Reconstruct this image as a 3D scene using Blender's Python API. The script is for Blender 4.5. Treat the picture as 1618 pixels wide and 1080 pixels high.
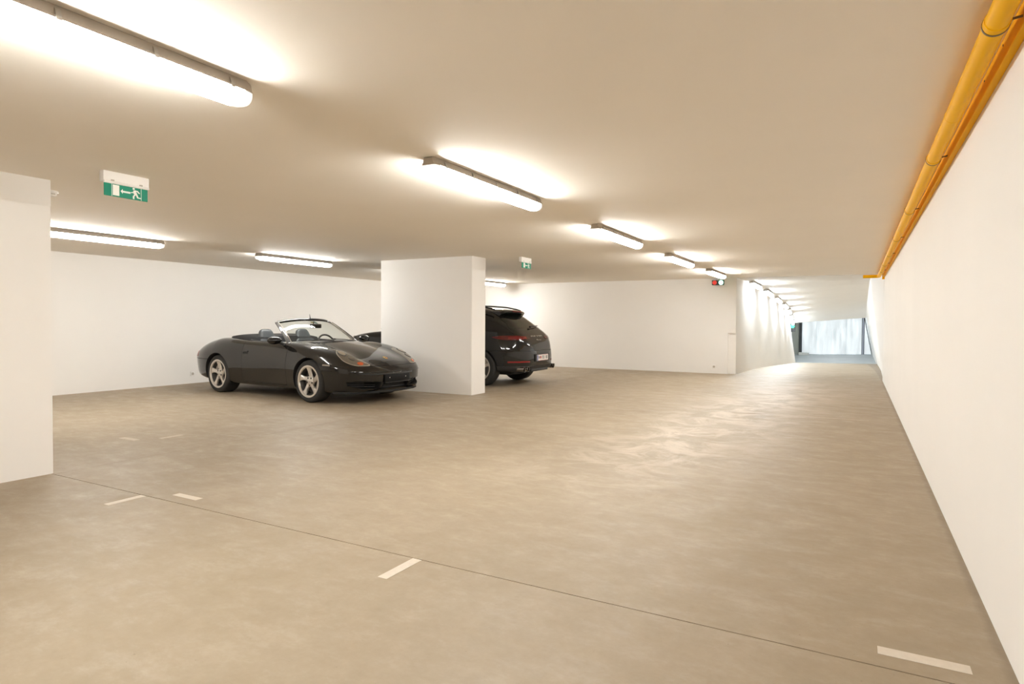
import bpy, bmesh, math, random
import numpy as np
from mathutils import Vector, Matrix
from mathutils.bvhtree import BVHTree

for _o in list(bpy.data.objects):
    bpy.data.objects.remove(_o)
SC = bpy.context.scene
COL = SC.collection
random.seed(7)

# ------------------------------------------------------------ camera, world, exposure
CAM_H = 1.22
cam_d = bpy.data.cameras.new('camera')
cam = bpy.data.objects.new('camera', cam_d)
COL.objects.link(cam)
yaw, pitch, roll = 0.5030, 0.0226, 0.0057
_R = Vector((math.cos(yaw), math.sin(yaw), 0))
_F = Vector((-math.sin(yaw), math.cos(yaw), 0))
_U = Vector((0, 0, 1))
_F2 = _F * math.cos(pitch) - _U * math.sin(pitch)
_U2 = _F * math.sin(pitch) + _U * math.cos(pitch)
_R3 = _R * math.cos(roll) + _U2 * math.sin(roll)
_U3 = -_R * math.sin(roll) + _U2 * math.cos(roll)
cam.matrix_world = Matrix(((_R3.x, _U3.x, -_F2.x, 0), (_R3.y, _U3.y, -_F2.y, 0),
                           (_R3.z, _U3.z, -_F2.z, CAM_H), (0, 0, 0, 1)))
cam_d.sensor_width = 36
cam_d.lens = 989.86 / 1618 * 36
cam_d.shift_y = -8.865 / 1618
cam_d.clip_end = 200
SC.camera = cam

W = bpy.data.worlds.new('world')
SC.world = W
W.use_nodes = True
W.node_tree.nodes['Background'].inputs[0].default_value = (0.75, 0.85, 1.0, 1)
W.node_tree.nodes['Background'].inputs[1].default_value = 0.6

SC.view_settings.view_transform = 'Standard'
SC.view_settings.look = 'None'
SC.view_settings.exposure = 0.0
SC.view_settings.gamma = 1.0
SC.view_settings.use_curve_mapping = False
SC.cycles.max_bounces = 14
SC.cycles.diffuse_bounces = 10
SC.cycles.glossy_bounces = 4
SC.cycles.transparent_max_bounces = 12
SC.cycles.caustics_reflective = False
SC.cycles.caustics_refractive = False
SC.cycles.sample_clamp_indirect = 6.0

LAMP_COL, LAMP_E = (1.0, 0.985, 0.945), 97.0       # garage tubes
TUN_COL, TUN_E = (0.86, 0.94, 1.0), 130.0         # cooler tubes along the ramp
DOOR_E = 0.84                                     # glow put on the frosted gate panes themselves, in place of daylight

# ------------------------------------------------------------ materials
def nt(name):
    m = bpy.data.materials.new(name)
    m.use_nodes = True
    return m, m.node_tree.nodes, m.node_tree.links, m.node_tree.nodes['Principled BSDF']

def mat(name, col, rough=0.5, metal=0.0, coat=0.0, spec=0.5, var=0.0, scale=8.0, emit=None, es=0.0):
    m, N, L, B = nt(name)
    B.inputs['Base Color'].default_value = (*col, 1)
    B.inputs['Roughness'].default_value = rough
    B.inputs['Metallic'].default_value = metal
    B.inputs['Coat Weight'].default_value = coat
    B.inputs['Coat Roughness'].default_value = 0.04
    B.inputs['Specular IOR Level'].default_value = spec
    if emit:
        B.inputs['Emission Color'].default_value = (*emit, 1)
        B.inputs['Emission Strength'].default_value = es
    if var:
        tc = N.new('ShaderNodeTexCoord'); nz = N.new('ShaderNodeTexNoise'); mx = N.new('ShaderNodeMix')
        mx.data_type = 'RGBA'
        nz.inputs['Scale'].default_value = scale; nz.inputs['Detail'].default_value = 4
        L.new(tc.outputs['Object'], nz.inputs['Vector']); L.new(nz.outputs['Fac'], mx.inputs['Factor'])
        mx.inputs[6].default_value = (*[c * (1 - var) for c in col], 1)
        mx.inputs[7].default_value = (*[min(1, c * (1 + var)) for c in col], 1)
        L.new(mx.outputs[2], B.inputs['Base Color'])
    return m

def plaster(name, col, bump=0.05):
    m, N, L, B = nt(name)
    tc = N.new('ShaderNodeTexCoord')
    n1 = N.new('ShaderNodeTexNoise'); n1.inputs['Scale'].default_value = 1.1; n1.inputs['Detail'].default_value = 5
    n2 = N.new('ShaderNodeTexNoise'); n2.inputs['Scale'].default_value = 60; n2.inputs['Detail'].default_value = 3
    mx = N.new('ShaderNodeMix'); mx.data_type = 'RGBA'
    L.new(tc.outputs['Object'], n1.inputs['Vector']); L.new(tc.outputs['Object'], n2.inputs['Vector'])
    L.new(n1.outputs['Fac'], mx.inputs['Factor'])
    mx.inputs[6].default_value = (*[c * 0.965 for c in col], 1)
    mx.inputs[7].default_value = (*[min(1, c * 1.025) for c in col], 1)
    L.new(mx.outputs[2], B.inputs['Base Color'])
    B.inputs['Roughness'].default_value = 0.75
    bp = N.new('ShaderNodeBump'); bp.inputs['Strength'].default_value = bump; bp.inputs['Distance'].default_value = 0.004
    L.new(n2.outputs['Fac'], bp.inputs['Height']); L.new(bp.outputs['Normal'], B.inputs['Normal'])
    return m

def concrete(name, cols, rough=(0.40, 0.64), spec=0.4, lane=False):
    """polished screed: broad mottling, trowel streaks, fine pits and uneven gloss"""
    m, N, L, B = nt(name)
    tc = N.new('ShaderNodeTexCoord')
    def noise(scale, detail, rgh, sx=1, sy=1, rot=0, dist=0.0):
        mp = N.new('ShaderNodeMapping'); mp.inputs['Scale'].default_value = (sx, sy, 1); mp.inputs['Rotation'].default_value = (0, 0, rot)
        n = N.new('ShaderNodeTexNoise'); n.inputs['Scale'].default_value = scale; n.inputs['Detail'].default_value = detail
        n.inputs['Roughness'].default_value = rgh; n.inputs['Distortion'].default_value = dist
        L.new(tc.outputs['Object'], mp.inputs['Vector']); L.new(mp.outputs['Vector'], n.inputs['Vector'])
        return n.outputs['Fac']
    def mix(f, a, b, typ='RGBA', blend='MIX'):
        x = N.new('ShaderNodeMix'); x.data_type = 'RGBA'; x.blend_type = blend
        if hasattr(f, 'links'): L.new(f, x.inputs['Factor'])
        else: x.inputs['Factor'].default_value = f
        for i, v in ((6, a), (7, b)):
            if hasattr(v, 'links'): L.new(v, x.inputs[i])
            else: x.inputs[i].default_value = (*v, 1)
        return x.outputs[2]
    def ramp(f, p0, p1, v0=0.0, v1=1.0):
        r = N.new('ShaderNodeMapRange'); r.inputs['From Min'].default_value = p0; r.inputs['From Max'].default_value = p1
        r.inputs['To Min'].default_value = v0; r.inputs['To Max'].default_value = v1
        L.new(f, r.inputs['Value']); return r.outputs['Result']
    big = noise(0.45, 5, 0.6, dist=0.4)
    mid = noise(2.2, 8, 0.72, dist=0.3)
    streak = noise(4.2, 8, 0.78, 0.7, 1.3, 0.35, 0.15)
    grit = noise(11, 8, 0.8)
    fine = noise(38, 6, 0.75)
    pits = noise(70, 2, 0.5)
    c = mix(ramp(big, 0.35, 0.65), cols[0], cols[1])
    c = mix(ramp(mid, 0.45, 0.72, 0, 0.45), c, cols[2])
    c = mix(ramp(streak, 0.52, 0.75, 0, 0.5), c, cols[3])
    c = mix(ramp(grit, 0.36, 0.66, 0.0, 0.34), c, cols[4])
    c = mix(ramp(fine, 0.2, 0.8, 0.0, 0.16), c, cols[4])
    c = mix(ramp(pits, 0.73, 0.78, 0, 0.55), c, cols[5])
    if lane:   # pale patchy trail leading in from the ramp
        sp = N.new('ShaderNodeSeparateXYZ'); L.new(tc.outputs['Object'], sp.inputs[0])
        def mth(op, a, b=None):
            q = N.new('ShaderNodeMath'); q.operation = op
            for i, v in ((0, a), (1, b)):
                if v is None: continue
                if hasattr(v, 'links'): L.new(v, q.inputs[i])
                else: q.inputs[i].default_value = v
            return q.outputs[0]
        line = mth('MULTIPLY_ADD', sp.outputs['Y'], 0.11); line.node.inputs[2].default_value = -2.35   # x of the trail at y
        d = mth('ABSOLUTE', mth('SUBTRACT', sp.outputs['X'], line))
        near = ramp(d, 0.15, 1.15, 1.0, 0.0)
        along = mth('MULTIPLY', ramp(sp.outputs['Y'], 3.6, 5.6), ramp(sp.outputs['Y'], 15.5, 11.0))
        sm = noise(1.9, 5, 0.7, 1.0, 1.0, 0.0, 0.8)
        c = mix(mth('MULTIPLY', mth('MULTIPLY', near, along), ramp(sm, 0.44, 0.60, 0.12, 0.75)), c, (0.60, 0.525, 0.43))
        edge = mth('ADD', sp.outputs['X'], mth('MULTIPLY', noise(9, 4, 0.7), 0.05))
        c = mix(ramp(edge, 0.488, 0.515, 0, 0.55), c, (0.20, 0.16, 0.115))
    L.new(c, B.inputs['Base Color'])
    L.new(ramp(streak, 0.35, 0.7, rough[1], rough[0]), B.inputs['Roughness'])
    B.inputs['Specular IOR Level'].default_value = spec
    bp = N.new('ShaderNodeBump'); bp.inputs['Strength'].default_value = 0.06; bp.inputs['Distance'].default_value = 0.003
    L.new(fine, bp.inputs['Height']); L.new(bp.outputs['Normal'], B.inputs['Normal'])
    return m

def lampmat(name, col, e, side=False):
    m, N, L, B = nt(name)
    B.inputs['Base Color'].default_value = (0.9, 0.9, 0.9, 1)
    B.inputs['Roughness'].default_value = 0.35
    B.inputs['Emission Color'].default_value = (*col, 1)
    B.inputs['Emission Strength'].default_value = e
    if side:   # prismatic cover: throws more light sideways than straight down
        ge = N.new('ShaderNodeNewGeometry'); sx = N.new('ShaderNodeSeparateXYZ'); ab = N.new('ShaderNodeMath'); ab.operation = 'ABSOLUTE'
        mr = N.new('ShaderNodeMapRange'); mr.inputs['To Min'].default_value = e * 1.12; mr.inputs['To Max'].default_value = e * 0.78
        L.new(ge.outputs['Normal'], sx.inputs[0]); L.new(sx.outputs['Z'], ab.inputs[0]); L.new(ab.outputs[0], mr.inputs['Value'])
        L.new(mr.outputs['Result'], B.inputs['Emission Strength'])
    return m

M = {}
M['wall'] = plaster('white_wall_paint', (0.87, 0.855, 0.83))
M['ceil'] = plaster('ceiling_paint', (0.925, 0.878, 0.805), 0.03)
M['band'] = plaster('pillar_head_paint', (0.862, 0.846, 0.82))
M['floor'] = concrete('polished_concrete', ((0.372, 0.305, 0.222), (0.322, 0.260, 0.178), (0.428, 0.358, 0.270), (0.45, 0.385, 0.302), (0.25, 0.198, 0.135), (0.15, 0.113, 0.076)), lane=True)
M['ramp'] = concrete('grey_concrete', ((0.50, 0.54, 0.56), (0.40, 0.44, 0.46), (0.58, 0.61, 0.62), (0.64, 0.66, 0.67), (0.34, 0.37, 0.38), (0.3, 0.3, 0.3)))
M['joint'] = mat('joint_filler', (0.045, 0.036, 0.027), 0.9, var=0.2)
M['mark'] = mat('road_marking_paint', (0.64, 0.575, 0.49), 0.7, var=0.10, scale=30)
M['worn'] = mat('worn_marking_paint', (0.50, 0.435, 0.35), 0.7, var=0.15, scale=25)
M['lamp'] = lampmat('lit_diffuser', LAMP_COL, LAMP_E, True)
M['lampend'] = lampmat('lit_diffuser_end', LAMP_COL, 0.9)
M['tlamp'] = lampmat('lit_diffuser_cool', TUN_COL, TUN_E, True)
M['filllamp'] = lampmat('added_fill_diffuser', (0.95, 0.98, 1.0), 70.0, True)  # for the added fill battens by the gate
M['tlampend'] = lampmat('lit_diffuser_end_cool', TUN_COL, 1.2)
M['housing'] = mat('grey_polyester_housing', (0.46, 0.42, 0.37), 0.5, var=0.04)
M['clip'] = mat('steel_clip', (0.5, 0.48, 0.45), 0.35, 0.8)
M['yellow'] = mat('yellow_pipe_paint', (0.86, 0.46, 0.006), 0.5, spec=0.1, var=0.03, scale=5)
M['ring'] = mat('dark_pipe_clamp', (0.13, 0.085, 0.03), 0.5, 0.3)
M['white'] = mat('white_plastic', (0.862, 0.846, 0.82), 0.4)
M['green'] = mat('safety_green', (0.0, 0.24, 0.145), 0.4, spec=0.25)
M['pict'] = mat('sign_white', (0.9, 0.92, 0.88), 0.4, spec=0.25)
M['dark'] = mat('dark_plastic', (0.03, 0.03, 0.03), 0.5)
M['carrier'] = mat('black_plate_carrier', (0.008, 0.008, 0.008), 0.5, spec=0.15)
M['steel'] = mat('grey_steel', (0.30, 0.31, 0.32), 0.4, 0.7)
M['darksteel'] = mat('dark_grey_steel', (0.09, 0.095, 0.10), 0.45, 0.4)
M['redlens'] = mat('red_signal_lens', (0.65, 0.05, 0.04), 0.3, emit=(1, 0.06, 0.04), es=0.35)
M['greenlens'] = mat('green_signal_lens', (0.2, 0.9, 0.6), 0.3, emit=(0.35, 1.0, 0.72), es=6.0)
M['greenlens2'] = mat('green_signal_lens_far', (0.1, 0.7, 0.4), 0.3, emit=(0.12, 1.0, 0.5), es=1.6)
M['greywall'] = plaster('grey_green_wall', (0.62, 0.63, 0.58))

def frosted():
    m, N, L, B = nt('frosted_glow_panel')
    tc = N.new('ShaderNodeTexCoord'); mp = N.new('ShaderNodeMapping'); mp.inputs['Scale'].default_value = (3.0, 1, 0.5)
    n = N.new('ShaderNodeTexNoise'); n.inputs['Scale'].default_value = 1.3; n.inputs['Detail'].default_value = 4
    L.new(tc.outputs['Object'], mp.inputs['Vector']); L.new(mp.outputs['Vector'], n.inputs['Vector'])
    r = N.new('ShaderNodeMapRange'); r.inputs['From Min'].default_value = 0.3; r.inputs['From Max'].default_value = 0.7
    r.inputs['To Min'].default_value = DOOR_E * 0.55; r.inputs['To Max'].default_value = DOOR_E * 1.08
    L.new(n.outputs['Fac'], r.inputs['Value'])
    B.inputs['Base Color'].default_value = (0.5, 0.53, 0.54, 1)
    B.inputs['Roughness'].default_value = 0.25
    B.inputs['Emission Color'].default_value = (0.90, 0.97, 1.0, 1)
    L.new(r.outputs['Result'], B.inputs['Emission Strength'])
    return m
M['frost'] = frosted()

# ------------------------------------------------------------ mesh helpers
def link(name, bm, m, parent=None, smooth=None, loc=None):
    me = bpy.data.meshes.new(name)
    bm.normal_update()
    bm.to_mesh(me); bm.free()
    for x in (m if isinstance(m, (list, tuple)) else [m]):
        me.materials.append(x)
    if smooth is not None:
        for p in me.polygons: p.use_smooth = True
        if smooth < 180: me.set_sharp_from_angle(angle=math.radians(smooth))
    o = bpy.data.objects.new(name, me)
    COL.objects.link(o)
    if parent is not None: o.parent = parent
    if loc is not None: o.location = loc
    return o

def box(bm, x0, x1, y0, y1, z0, z1, mi=0):
    v = [bm.verts.new((x, y, z)) for x in (x0, x1) for y in (y0, y1) for z in (z0, z1)]
    for f in ((0, 1, 3, 2), (4, 6, 7, 5), (0, 4, 5, 1), (2, 3, 7, 6), (0, 2, 6, 4), (1, 5, 7, 3)):
        bm.faces.new([v[i] for i in f]).material_index = mi
    return v

def bbox(x0, x1, y0, y1, z0, z1, r=0.0, seg=2):
    bm = bmesh.new(); box(bm, x0, x1, y0, y1, z0, z1)
    if r: bmesh.ops.bevel(bm, geom=bm.edges[:], offset=r, segments=seg, affect='EDGES', profile=0.5)
    return bm

def skin(bm, rings, closed=True, cap=True, mi=0):
    vs = [[bm.verts.new(p) for p in r] for r in rings]
    n = len(rings[0])
    for i in range(len(rings) - 1):
        for j in range(n if closed else n - 1):
            k = (j + 1) % n
            bm.faces.new((vs[i][j], vs[i][k], vs[i + 1][k], vs[i + 1][j])).material_index = mi
    if cap:
        bm.faces.new(vs[0][::-1]).material_index = mi
        bm.faces.new(vs[-1]).material_index = mi
    return vs

def tube(bm, pts, r, seg=10, cap=True, mi=0):
    pts = [Vector(p) for p in pts]; rings = []
    up = None
    for i, p in enumerate(pts):
        d = (pts[min(i + 1, len(pts) - 1)] - pts[max(i - 1, 0)]).normalized()
        if up is None:
            up = Vector((0, 0, 1)) if abs(d.z) < 0.9 else Vector((1, 0, 0))
        a = d.cross(up).normalized(); b = a.cross(d).normalized(); up = b
        rr = r[i] if isinstance(r, (list, tuple)) else r
        rings.append([p + a * rr * math.cos(t) + b * rr * math.sin(t) for t in [2 * math.pi * k / seg for k in range(seg)]])
    return skin(bm, rings, True, cap, mi)

def lathe(bm, prof, seg=48, axis='y', off=(0, 0, 0), mi=0, close=False):
    """prof = list of (radius, position along the axis)"""
    rings = []
    for r, h in prof:
        ring = []
        for k in range(seg):
            t = 2 * math.pi * k / seg; c, s = r * math.cos(t), r * math.sin(t)
            p = {'y': (c, h, s), 'x': (h, c, s), 'z': (c, s, h)}[axis]
            ring.append((p[0] + off[0], p[1] + off[1], p[2] + off[2]))
        rings.append(ring)
    if close: rings.append(rings[0])
    vs = [[bm.verts.new(p) for p in r] for r in rings]
    for i in range(len(rings) - 1):
        for j in range(seg):
            k = (j + 1) % seg
            bm.faces.new((vs[i][j], vs[i][k], vs[i + 1][k], vs[i + 1][j])).material_index = mi
    if close: bmesh.ops.remove_doubles(bm, verts=bm.verts[:], dist=1e-6)

def empty(name, label, cat, loc=(0, 0, 0), rz=0.0, group=None):
    o = bpy.data.objects.new(name, None); COL.objects.link(o)
    o.location = loc; o.rotation_euler = (0, 0, rz); o.empty_display_size = 0.2
    return tag(o, label, cat, group)

def tag(o, label, cat, group=None):
    o['label'] = label; o['category'] = cat
    if group: o['group'] = group
    return o

def struct(name, bm, m, smooth=None, label=None):
    o = link(name, bm, m, None, smooth); o['kind'] = 'structure'
    if label: o['label'] = label
    return o

def copy_tree(o, parent=None):
    c = o.copy(); COL.objects.link(c)
    if parent is not None: c.parent = parent
    for ch in o.children: copy_tree(ch, c)
    return c

# ------------------------------------------------------------ room
H = 2.314
XR, XL, YB, YF = 0.5046, -11.29, -6.0, 15.743
YJ, XJ = 2.570, -5.535
AX, AY = -5.571, 2.585
BX, BY, CY, DX = -5.603, 8.790, 9.229, -7.544
EX = -2.535
g = 0.0035
# four slabs cast against each other, with saw cuts between them
for x0, x1, y0, y1, n in ((XL - .2, XJ - g, YB, YJ - g, 'floor'), (XJ - .0001, XR + .2, YB, YJ - g, 'floor'),
                          (XL - .2, XJ - g * .6, YJ + g, YF, 'floor'), (XJ + g * .6, XR + .2, YJ + g, YF + .06, 'floor')):
    bm = bmesh.new(); box(bm, x0, x1, y0, y1, -0.12, 0.0)
    struct(n, bm, M['floor'])
bm = bmesh.new(); box(bm, XL - .2, XR + .2, YB, YF, -0.2, -0.010)
bmj = bm
struct('floor_joint_filler', bm, M['joint'])

bm = bmesh.new(); box(bm, XL - .2, XR + .2, YB, YF, H, H + 0.25); struct('ceiling', bm, M['ceil'])
bm = bmesh.new(); box(bm, XL - .2, XL, YB, YF + .2, 0, H); struct('wall_left', bm, M['wall'])
bm = bmesh.new(); box(bm, XR, XR + .25, YB, YF, 0, H); struct('wall_right', bm, M['wall'])
bm = bmesh.new(); box(bm, XL - .2, XR + .25, YB - .2, YB, 0, H); struct('wall_back', bm, M['wall'])
# far wall with the slim niche at its right end
bm = bmesh.new()
box(bm, XL, EX - .185, YF, YF + .2, 0, H)
box(bm, EX - .185, EX - .002, YF, YF + .05, 0.985, H)
box(bm, EX - .185, EX - .002, YF + .05, YF + .2, 0, H)
struct('wall_far', bm, M['wall'])

def pillar(name, x0, x1, y0, y1, label):
    bm = bmesh.new(); box(bm, x0, x1, y0, y1, 0, H - .205)
    bmesh.ops.bevel(bm, geom=[e for e in bm.edges if abs(e.verts[0].co.z - e.verts[1].co.z) > 1], offset=0.006, segments=2, affect='EDGES')
    p = struct(name, bm, M['wall'], 40, label)
    bm = bmesh.new(); box(bm, x0 - .002, x1 + .002, y0 - .002, y1 + .002, H - .205, H)
    bmesh.ops.bevel(bm, geom=[e for e in bm.edges if abs(e.verts[0].co.z - e.verts[1].co.z) > .1], offset=0.006, segments=2, affect='EDGES')
    link('head_band', bm, M['band'], p, 40)
    return p
pillar('wall_pillar_near', AX - 1.95, AX, AY - .95, AY, 'white wall pillar cut by the left edge of the picture')
pillar('wall_pillar_middle', DX, BX, BY, CY, 'white free-standing wall pillar between the two cars')

# thin painted skirting strips where wall and floor meet
def strip(name, bm): return struct(name, bm, M['wall'])

# ------------------------------------------------------------ ramp tunnel
ST = [  # y, left top (x,z), left bottom (x,z), right top (x,z), right bottom (x,z)
    (15.80, (-2.535, 2.314), (-2.535, 0.0), (0.500, 2.311), (0.525, -0.0)),
    (16.7, (-2.527, 2.318), (-2.505, -0.008), (0.262, 2.305), (0.54, -0.01)),
    (17.56, (-2.520, 2.320), (-2.476, -0.015), (0.262, 2.30), (0.555, -0.02)),
    (20.52, (-2.524, 2.226), (-2.437, -0.10), (0.285, 2.28), (0.62, -0.10)),
    (23.48, (-2.555, 2.10), (-2.440, -0.22), (0.305, 2.26), (0.68, -0.22)),
    (26.43, (-2.576, 1.963), (-2.440, -0.345), (0.330, 2.24), (0.735, -0.345)),
    (29.39, (-2.684, 1.80), (-2.500, -0.485), (0.352, 2.22), (0.79, -0.475)),
    (32.35, (-2.867, 1.557), (-2.616, -0.628), (0.374, 2.195), (0.845, -0.60)),
    (33.8, (-2.945, 1.39), (-2.67, -0.70), (0.386, 2.12), (0.87, -0.66)),
    (34.6, (-2.99, 1.29), (-2.70, -0.74), (0.39, 1.93), (0.885, -0.69)),
    (35.12, (-3.018, 1.228), (-2.720, -0.765), (0.395, 1.56), (0.896, -0.70)),
]
def sheet(name, A, Bc, m, thick, n=6):
    """ruled sheet between two edge polylines, given a thickness along 'thick'"""
    bm = bmesh.new(); t = Vector(thick)
    g0 = [[bm.verts.new(Vector(a).lerp(Vector(b), k / n)) for k in range(n + 1)] for a, b in zip(A, Bc)]
    g1 = [[bm.verts.new(Vector(a).lerp(Vector(b), k / n) + t) for k in range(n + 1)] for a, b in zip(A, Bc)]
    R, Cn = len(A), n + 1
    for i in range(R - 1):
        for j in range(n):
            bm.faces.new((g0[i][j], g0[i][j + 1], g0[i + 1][j + 1], g0[i + 1][j]))
            bm.faces.new((g1[i][j], g1[i + 1][j], g1[i + 1][j + 1], g1[i][j + 1]))
    per = [(i, 0) for i in range(R)] + [(R - 1, j) for j in range(1, Cn)] + [(i, Cn - 1) for i in range(R - 2, -1, -1)] + [(0, j) for j in range(Cn - 2, 0, -1)]
    for a, b in zip(per, per[1:] + per[:1]):
        bm.faces.new((g0[a[0]][a[1]], g0[b[0]][b[1]], g1[b[0]][b[1]], g1[a[0]][a[1]]))
    bmesh.ops.recalc_face_normals(bm, faces=bm.faces[:])
    return struct(name, bm, m, 30)
LTe = [(s[1][0], s[0], s[1][1]) for s in ST]; LBe = [(s[2][0], s[0], s[2][1]) for s in ST]
RTe = [(s[3][0], s[0], s[3][1]) for s in ST]; RBe = [(s[4][0], s[0], s[4][1]) for s in ST]
ext = lambda E, dx, dz: [(x + dx, y, z + dz) for x, y, z in E]
sheet('wall_tunnel_left', LBe, LTe, M['wall'], (-0.2, 0, 0))
sheet('wall_tunnel_right', RBe, RTe, M['wall'], (0.25, 0, 0))
sheet('ceiling_tunnel', ext(LTe, -.22, 0), ext(RTe, .3, 0), M['wall'], (0, 0, 0.2), 10)
sheet('floor_tunnel', ext(LBe, -.22, 0), ext(RBe, .3, 0), M['floor'], (0, 0, -0.15), 8)
# lintel step between the garage ceiling edge and the tunnel ceiling, and the wall return above the right wall
Y2, Y3 = 35.12, 46.2
bm = bmesh.new()
v = [bm.verts.new(p) for p in ((-4.3, Y2, -0.78), (1.4, Y2, -0.70), (1.4, Y3, -0.69), (-4.3, Y3, -0.85),
                               (-4.3, Y2, -0.95), (1.4, Y2, -0.95), (1.4, Y3, -0.95), (-4.3, Y3, -0.95))]
for f in ((0, 1, 2, 3), (4, 7, 6, 5), (0, 4, 5, 1), (1, 5, 6, 2), (2, 6, 7, 3), (3, 7, 4, 0)): bm.faces.new([v[i] for i in f])
struct('floor_forecourt', bm, M['ramp'])
bm = bmesh.new(); box(bm, -4.5, 1.5, Y2 + .02, Y3 + .2, 1.95, 2.15); struct('ceiling_forecourt', bm, M['wall'])
bm = bmesh.new(); box(bm, -4.5, -4.25, Y2 + .02, Y3, -.9, 2.0); box(bm, -4.3, -3.2, Y2 + .02, Y2 + .2, -.9, 2.0); struct('wall_forecourt_left', bm, M['greywall'])
bm = bmesh.new(); v = [bm.verts.new(p) for p in ((0.896, Y2, -.95), (1.4, Y2, -.95), (0.395 + .6, Y2, 2.0), (0.50, Y2, 2.0), (0.90, Y3, -.95), (1.4, Y3, -.95), (1.0, Y3, 2.0), (0.50, Y3, 2.0))]
for f in ((0, 3, 2, 1), (4, 5, 6, 7), (0, 4, 7, 3), (1, 2, 6, 5), (0, 1, 5, 4), (3, 7, 6, 2)): bm.faces.new([v[i] for i in f])
struct('wall_forecourt_right', bm, M['wall'])
bm = bmesh.new(); box(bm, -4.3, -3.36, Y3, Y3 + .2, -.95, 2.0); struct('wall_forecourt_far', bm, M['greywall'])

# frosted gate at the end, posts, brace
door = bpy.data.objects.new('door_1', None); COL.objects.link(door); door.location = (-1.2, Y3, -0.8); door['kind'] = 'structure'
def dpart(name, bm, m, smooth=None):
    o = link(name, bm, m, door, smooth); o.matrix_parent_inverse = Matrix.Translation((1.2, -Y3, 0.8)); return o
xs = [-3.20, -2.33, -1.46, -0.59, 0.28]
for a, b in zip(xs, xs[1:]):
    dpart('frosted_pane', bbox(a + .004, b - .004, Y3 - .03, Y3, -.82, 1.95, .003, 1), M['frost'])
dpart('frosted_pane', bbox(0.44, .92, Y3 - .03, Y3, -.70, 1.95, .003, 1), M['frost'])
dpart('left_post', bbox(-3.38, -3.21, Y3 - .12, Y3 + .05, -.84, 1.95, .01), M['darksteel'])
dpart('right_post', bbox(0.285, .345, Y3 - .12, Y3 + .05, -.76, 1.95, .008), M['steel'])
dpart('right_post', bbox(0.385, .435, Y3 - .14, Y3 + .05, -.76, 1.95, .008), M['darksteel'])
bm = bmesh.new(); tube(bm, [(0.42, Y3 - .18, 1.70), (0.86, Y3 - .18, -.72)], .022, 8); dpart('diagonal_brace', bm, M['darksteel'], 60)
dpart('top_rail', bbox(-3.2, .28, Y3 - .10, Y3 - .035, 1.62, 1.70, .006), M['steel'])
dpart('bottom_rail', bbox(-3.2, .28, Y3 - .07, Y3 - .035, -.84, -.79, .006), M['steel'])
dpart('threshold_plate', bbox(.22, .90, Y3 - .35, Y3 - .05, -.80, -.74, .006), M['darksteel'])

# ------------------------------------------------------------ fluorescent battens
LEN = 1.62
def batten(cover_m, end_m):
    root = bpy.data.objects.new('fluorescent_batten', None); COL.objects.link(root)
    def ring(y, prof, s=1.0, dz=0.0): return [(x * s, y, z * (1 if s == 1 else .96) + dz) for x, z in prof]
    hp = [(-.040, 0), (-.050, -.012), (-.058, -.040), (-.066, -.046), (-.066, -.054), (.066, -.054), (.066, -.046), (.058, -.040), (.050, -.012), (.040, 0)]
    bm = bmesh.new(); h = LEN / 2
    skin(bm, [[(x * .72, -h, min(0, z * .9 - .004)) for x, z in hp], ring(-h + .03, hp), ring(h - .03, hp), [(x * .72, h, min(0, z * .9 - .004)) for x, z in hp]])
    link('housing', bm, M['housing'], root, 35)
    cp = [(-.062, -.0545), (-.063, -.066), (-.060, -.082), (-.050, -.097), (-.034, -.108), (-.012, -.112), (.012, -.112), (.034, -.108), (.050, -.097), (.060, -.082), (.063, -.066), (.062, -.0545)]
    bm = bmesh.new()
    skin(bm, [ring(-h + .055, cp), ring(-h + .4, cp), ring(h - .4, cp), ring(h - .055, cp)])
    link('diffuser', bm, cover_m, root, 40)
    for s in (-1, 1):
        bm = bmesh.new()
        def er(y, k): return [(x * k, s * y, -.0545 + (z + .0545) * (k if k < 1 else 1)) for x, z in cp]
        r = [er(h - .055, 1), er(h - .025, .96), er(h - .008, .86), er(h - .001, .66)]
        skin(bm, r if s > 0 else [q[::-1] for q in r])
        link('end_cap', bm, end_m, root, 40)
    bm = bmesh.new()
    box(bm, -.0375, -.0345, -h + .07, h - .07, -.1105, -.105); box(bm, .0345, .0375, -h + .07, h - .07, -.1105, -.105)
    link('seam_rib', bm, M['housing'], root)
    for k in range(5):
        y = -h + .12 + k * (LEN - .24) / 4
        for s in (-1, 1):
            bm = bmesh.new()
            a = [(s * .055, -.016), (s * .061, -.022), (s * .070, -.046), (s * .0715, -.060), (s * .066, -.063), (s * .0665, -.05), (s * .058, -.034)]
            r = [[(x, y + d, z) for x, z in a] for d in (-.009, .009)]
            skin(bm, r if s > 0 else [q[::-1] for q in r])
            link('clip', bm, M['clip'], root)
    return root
lamp0 = batten(M['lamp'], M['lampend'])
fill0 = batten(M['filllamp'], M['tlampend'])
tl0 = batten(M['tlamp'], M['tlampend'])
_used = set()
def put_lamp(proto, p, label, group, d=(0, 1, 0), roll_=0.0):
    o = proto if proto.name not in _used else copy_tree(proto)
    _used.add(proto.name)
    d = Vector(d).normalized(); x = Vector((d.y, -d.x, 0)).normalized(); z = x.cross(d)
    o.matrix_world = Matrix.Translation(p) @ Matrix((x, d, z)).transposed().to_4x4() @ Matrix.Rotation(roll_, 4, 'Y')
    tag(o, label, 'ceiling light', group)
    return o
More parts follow.
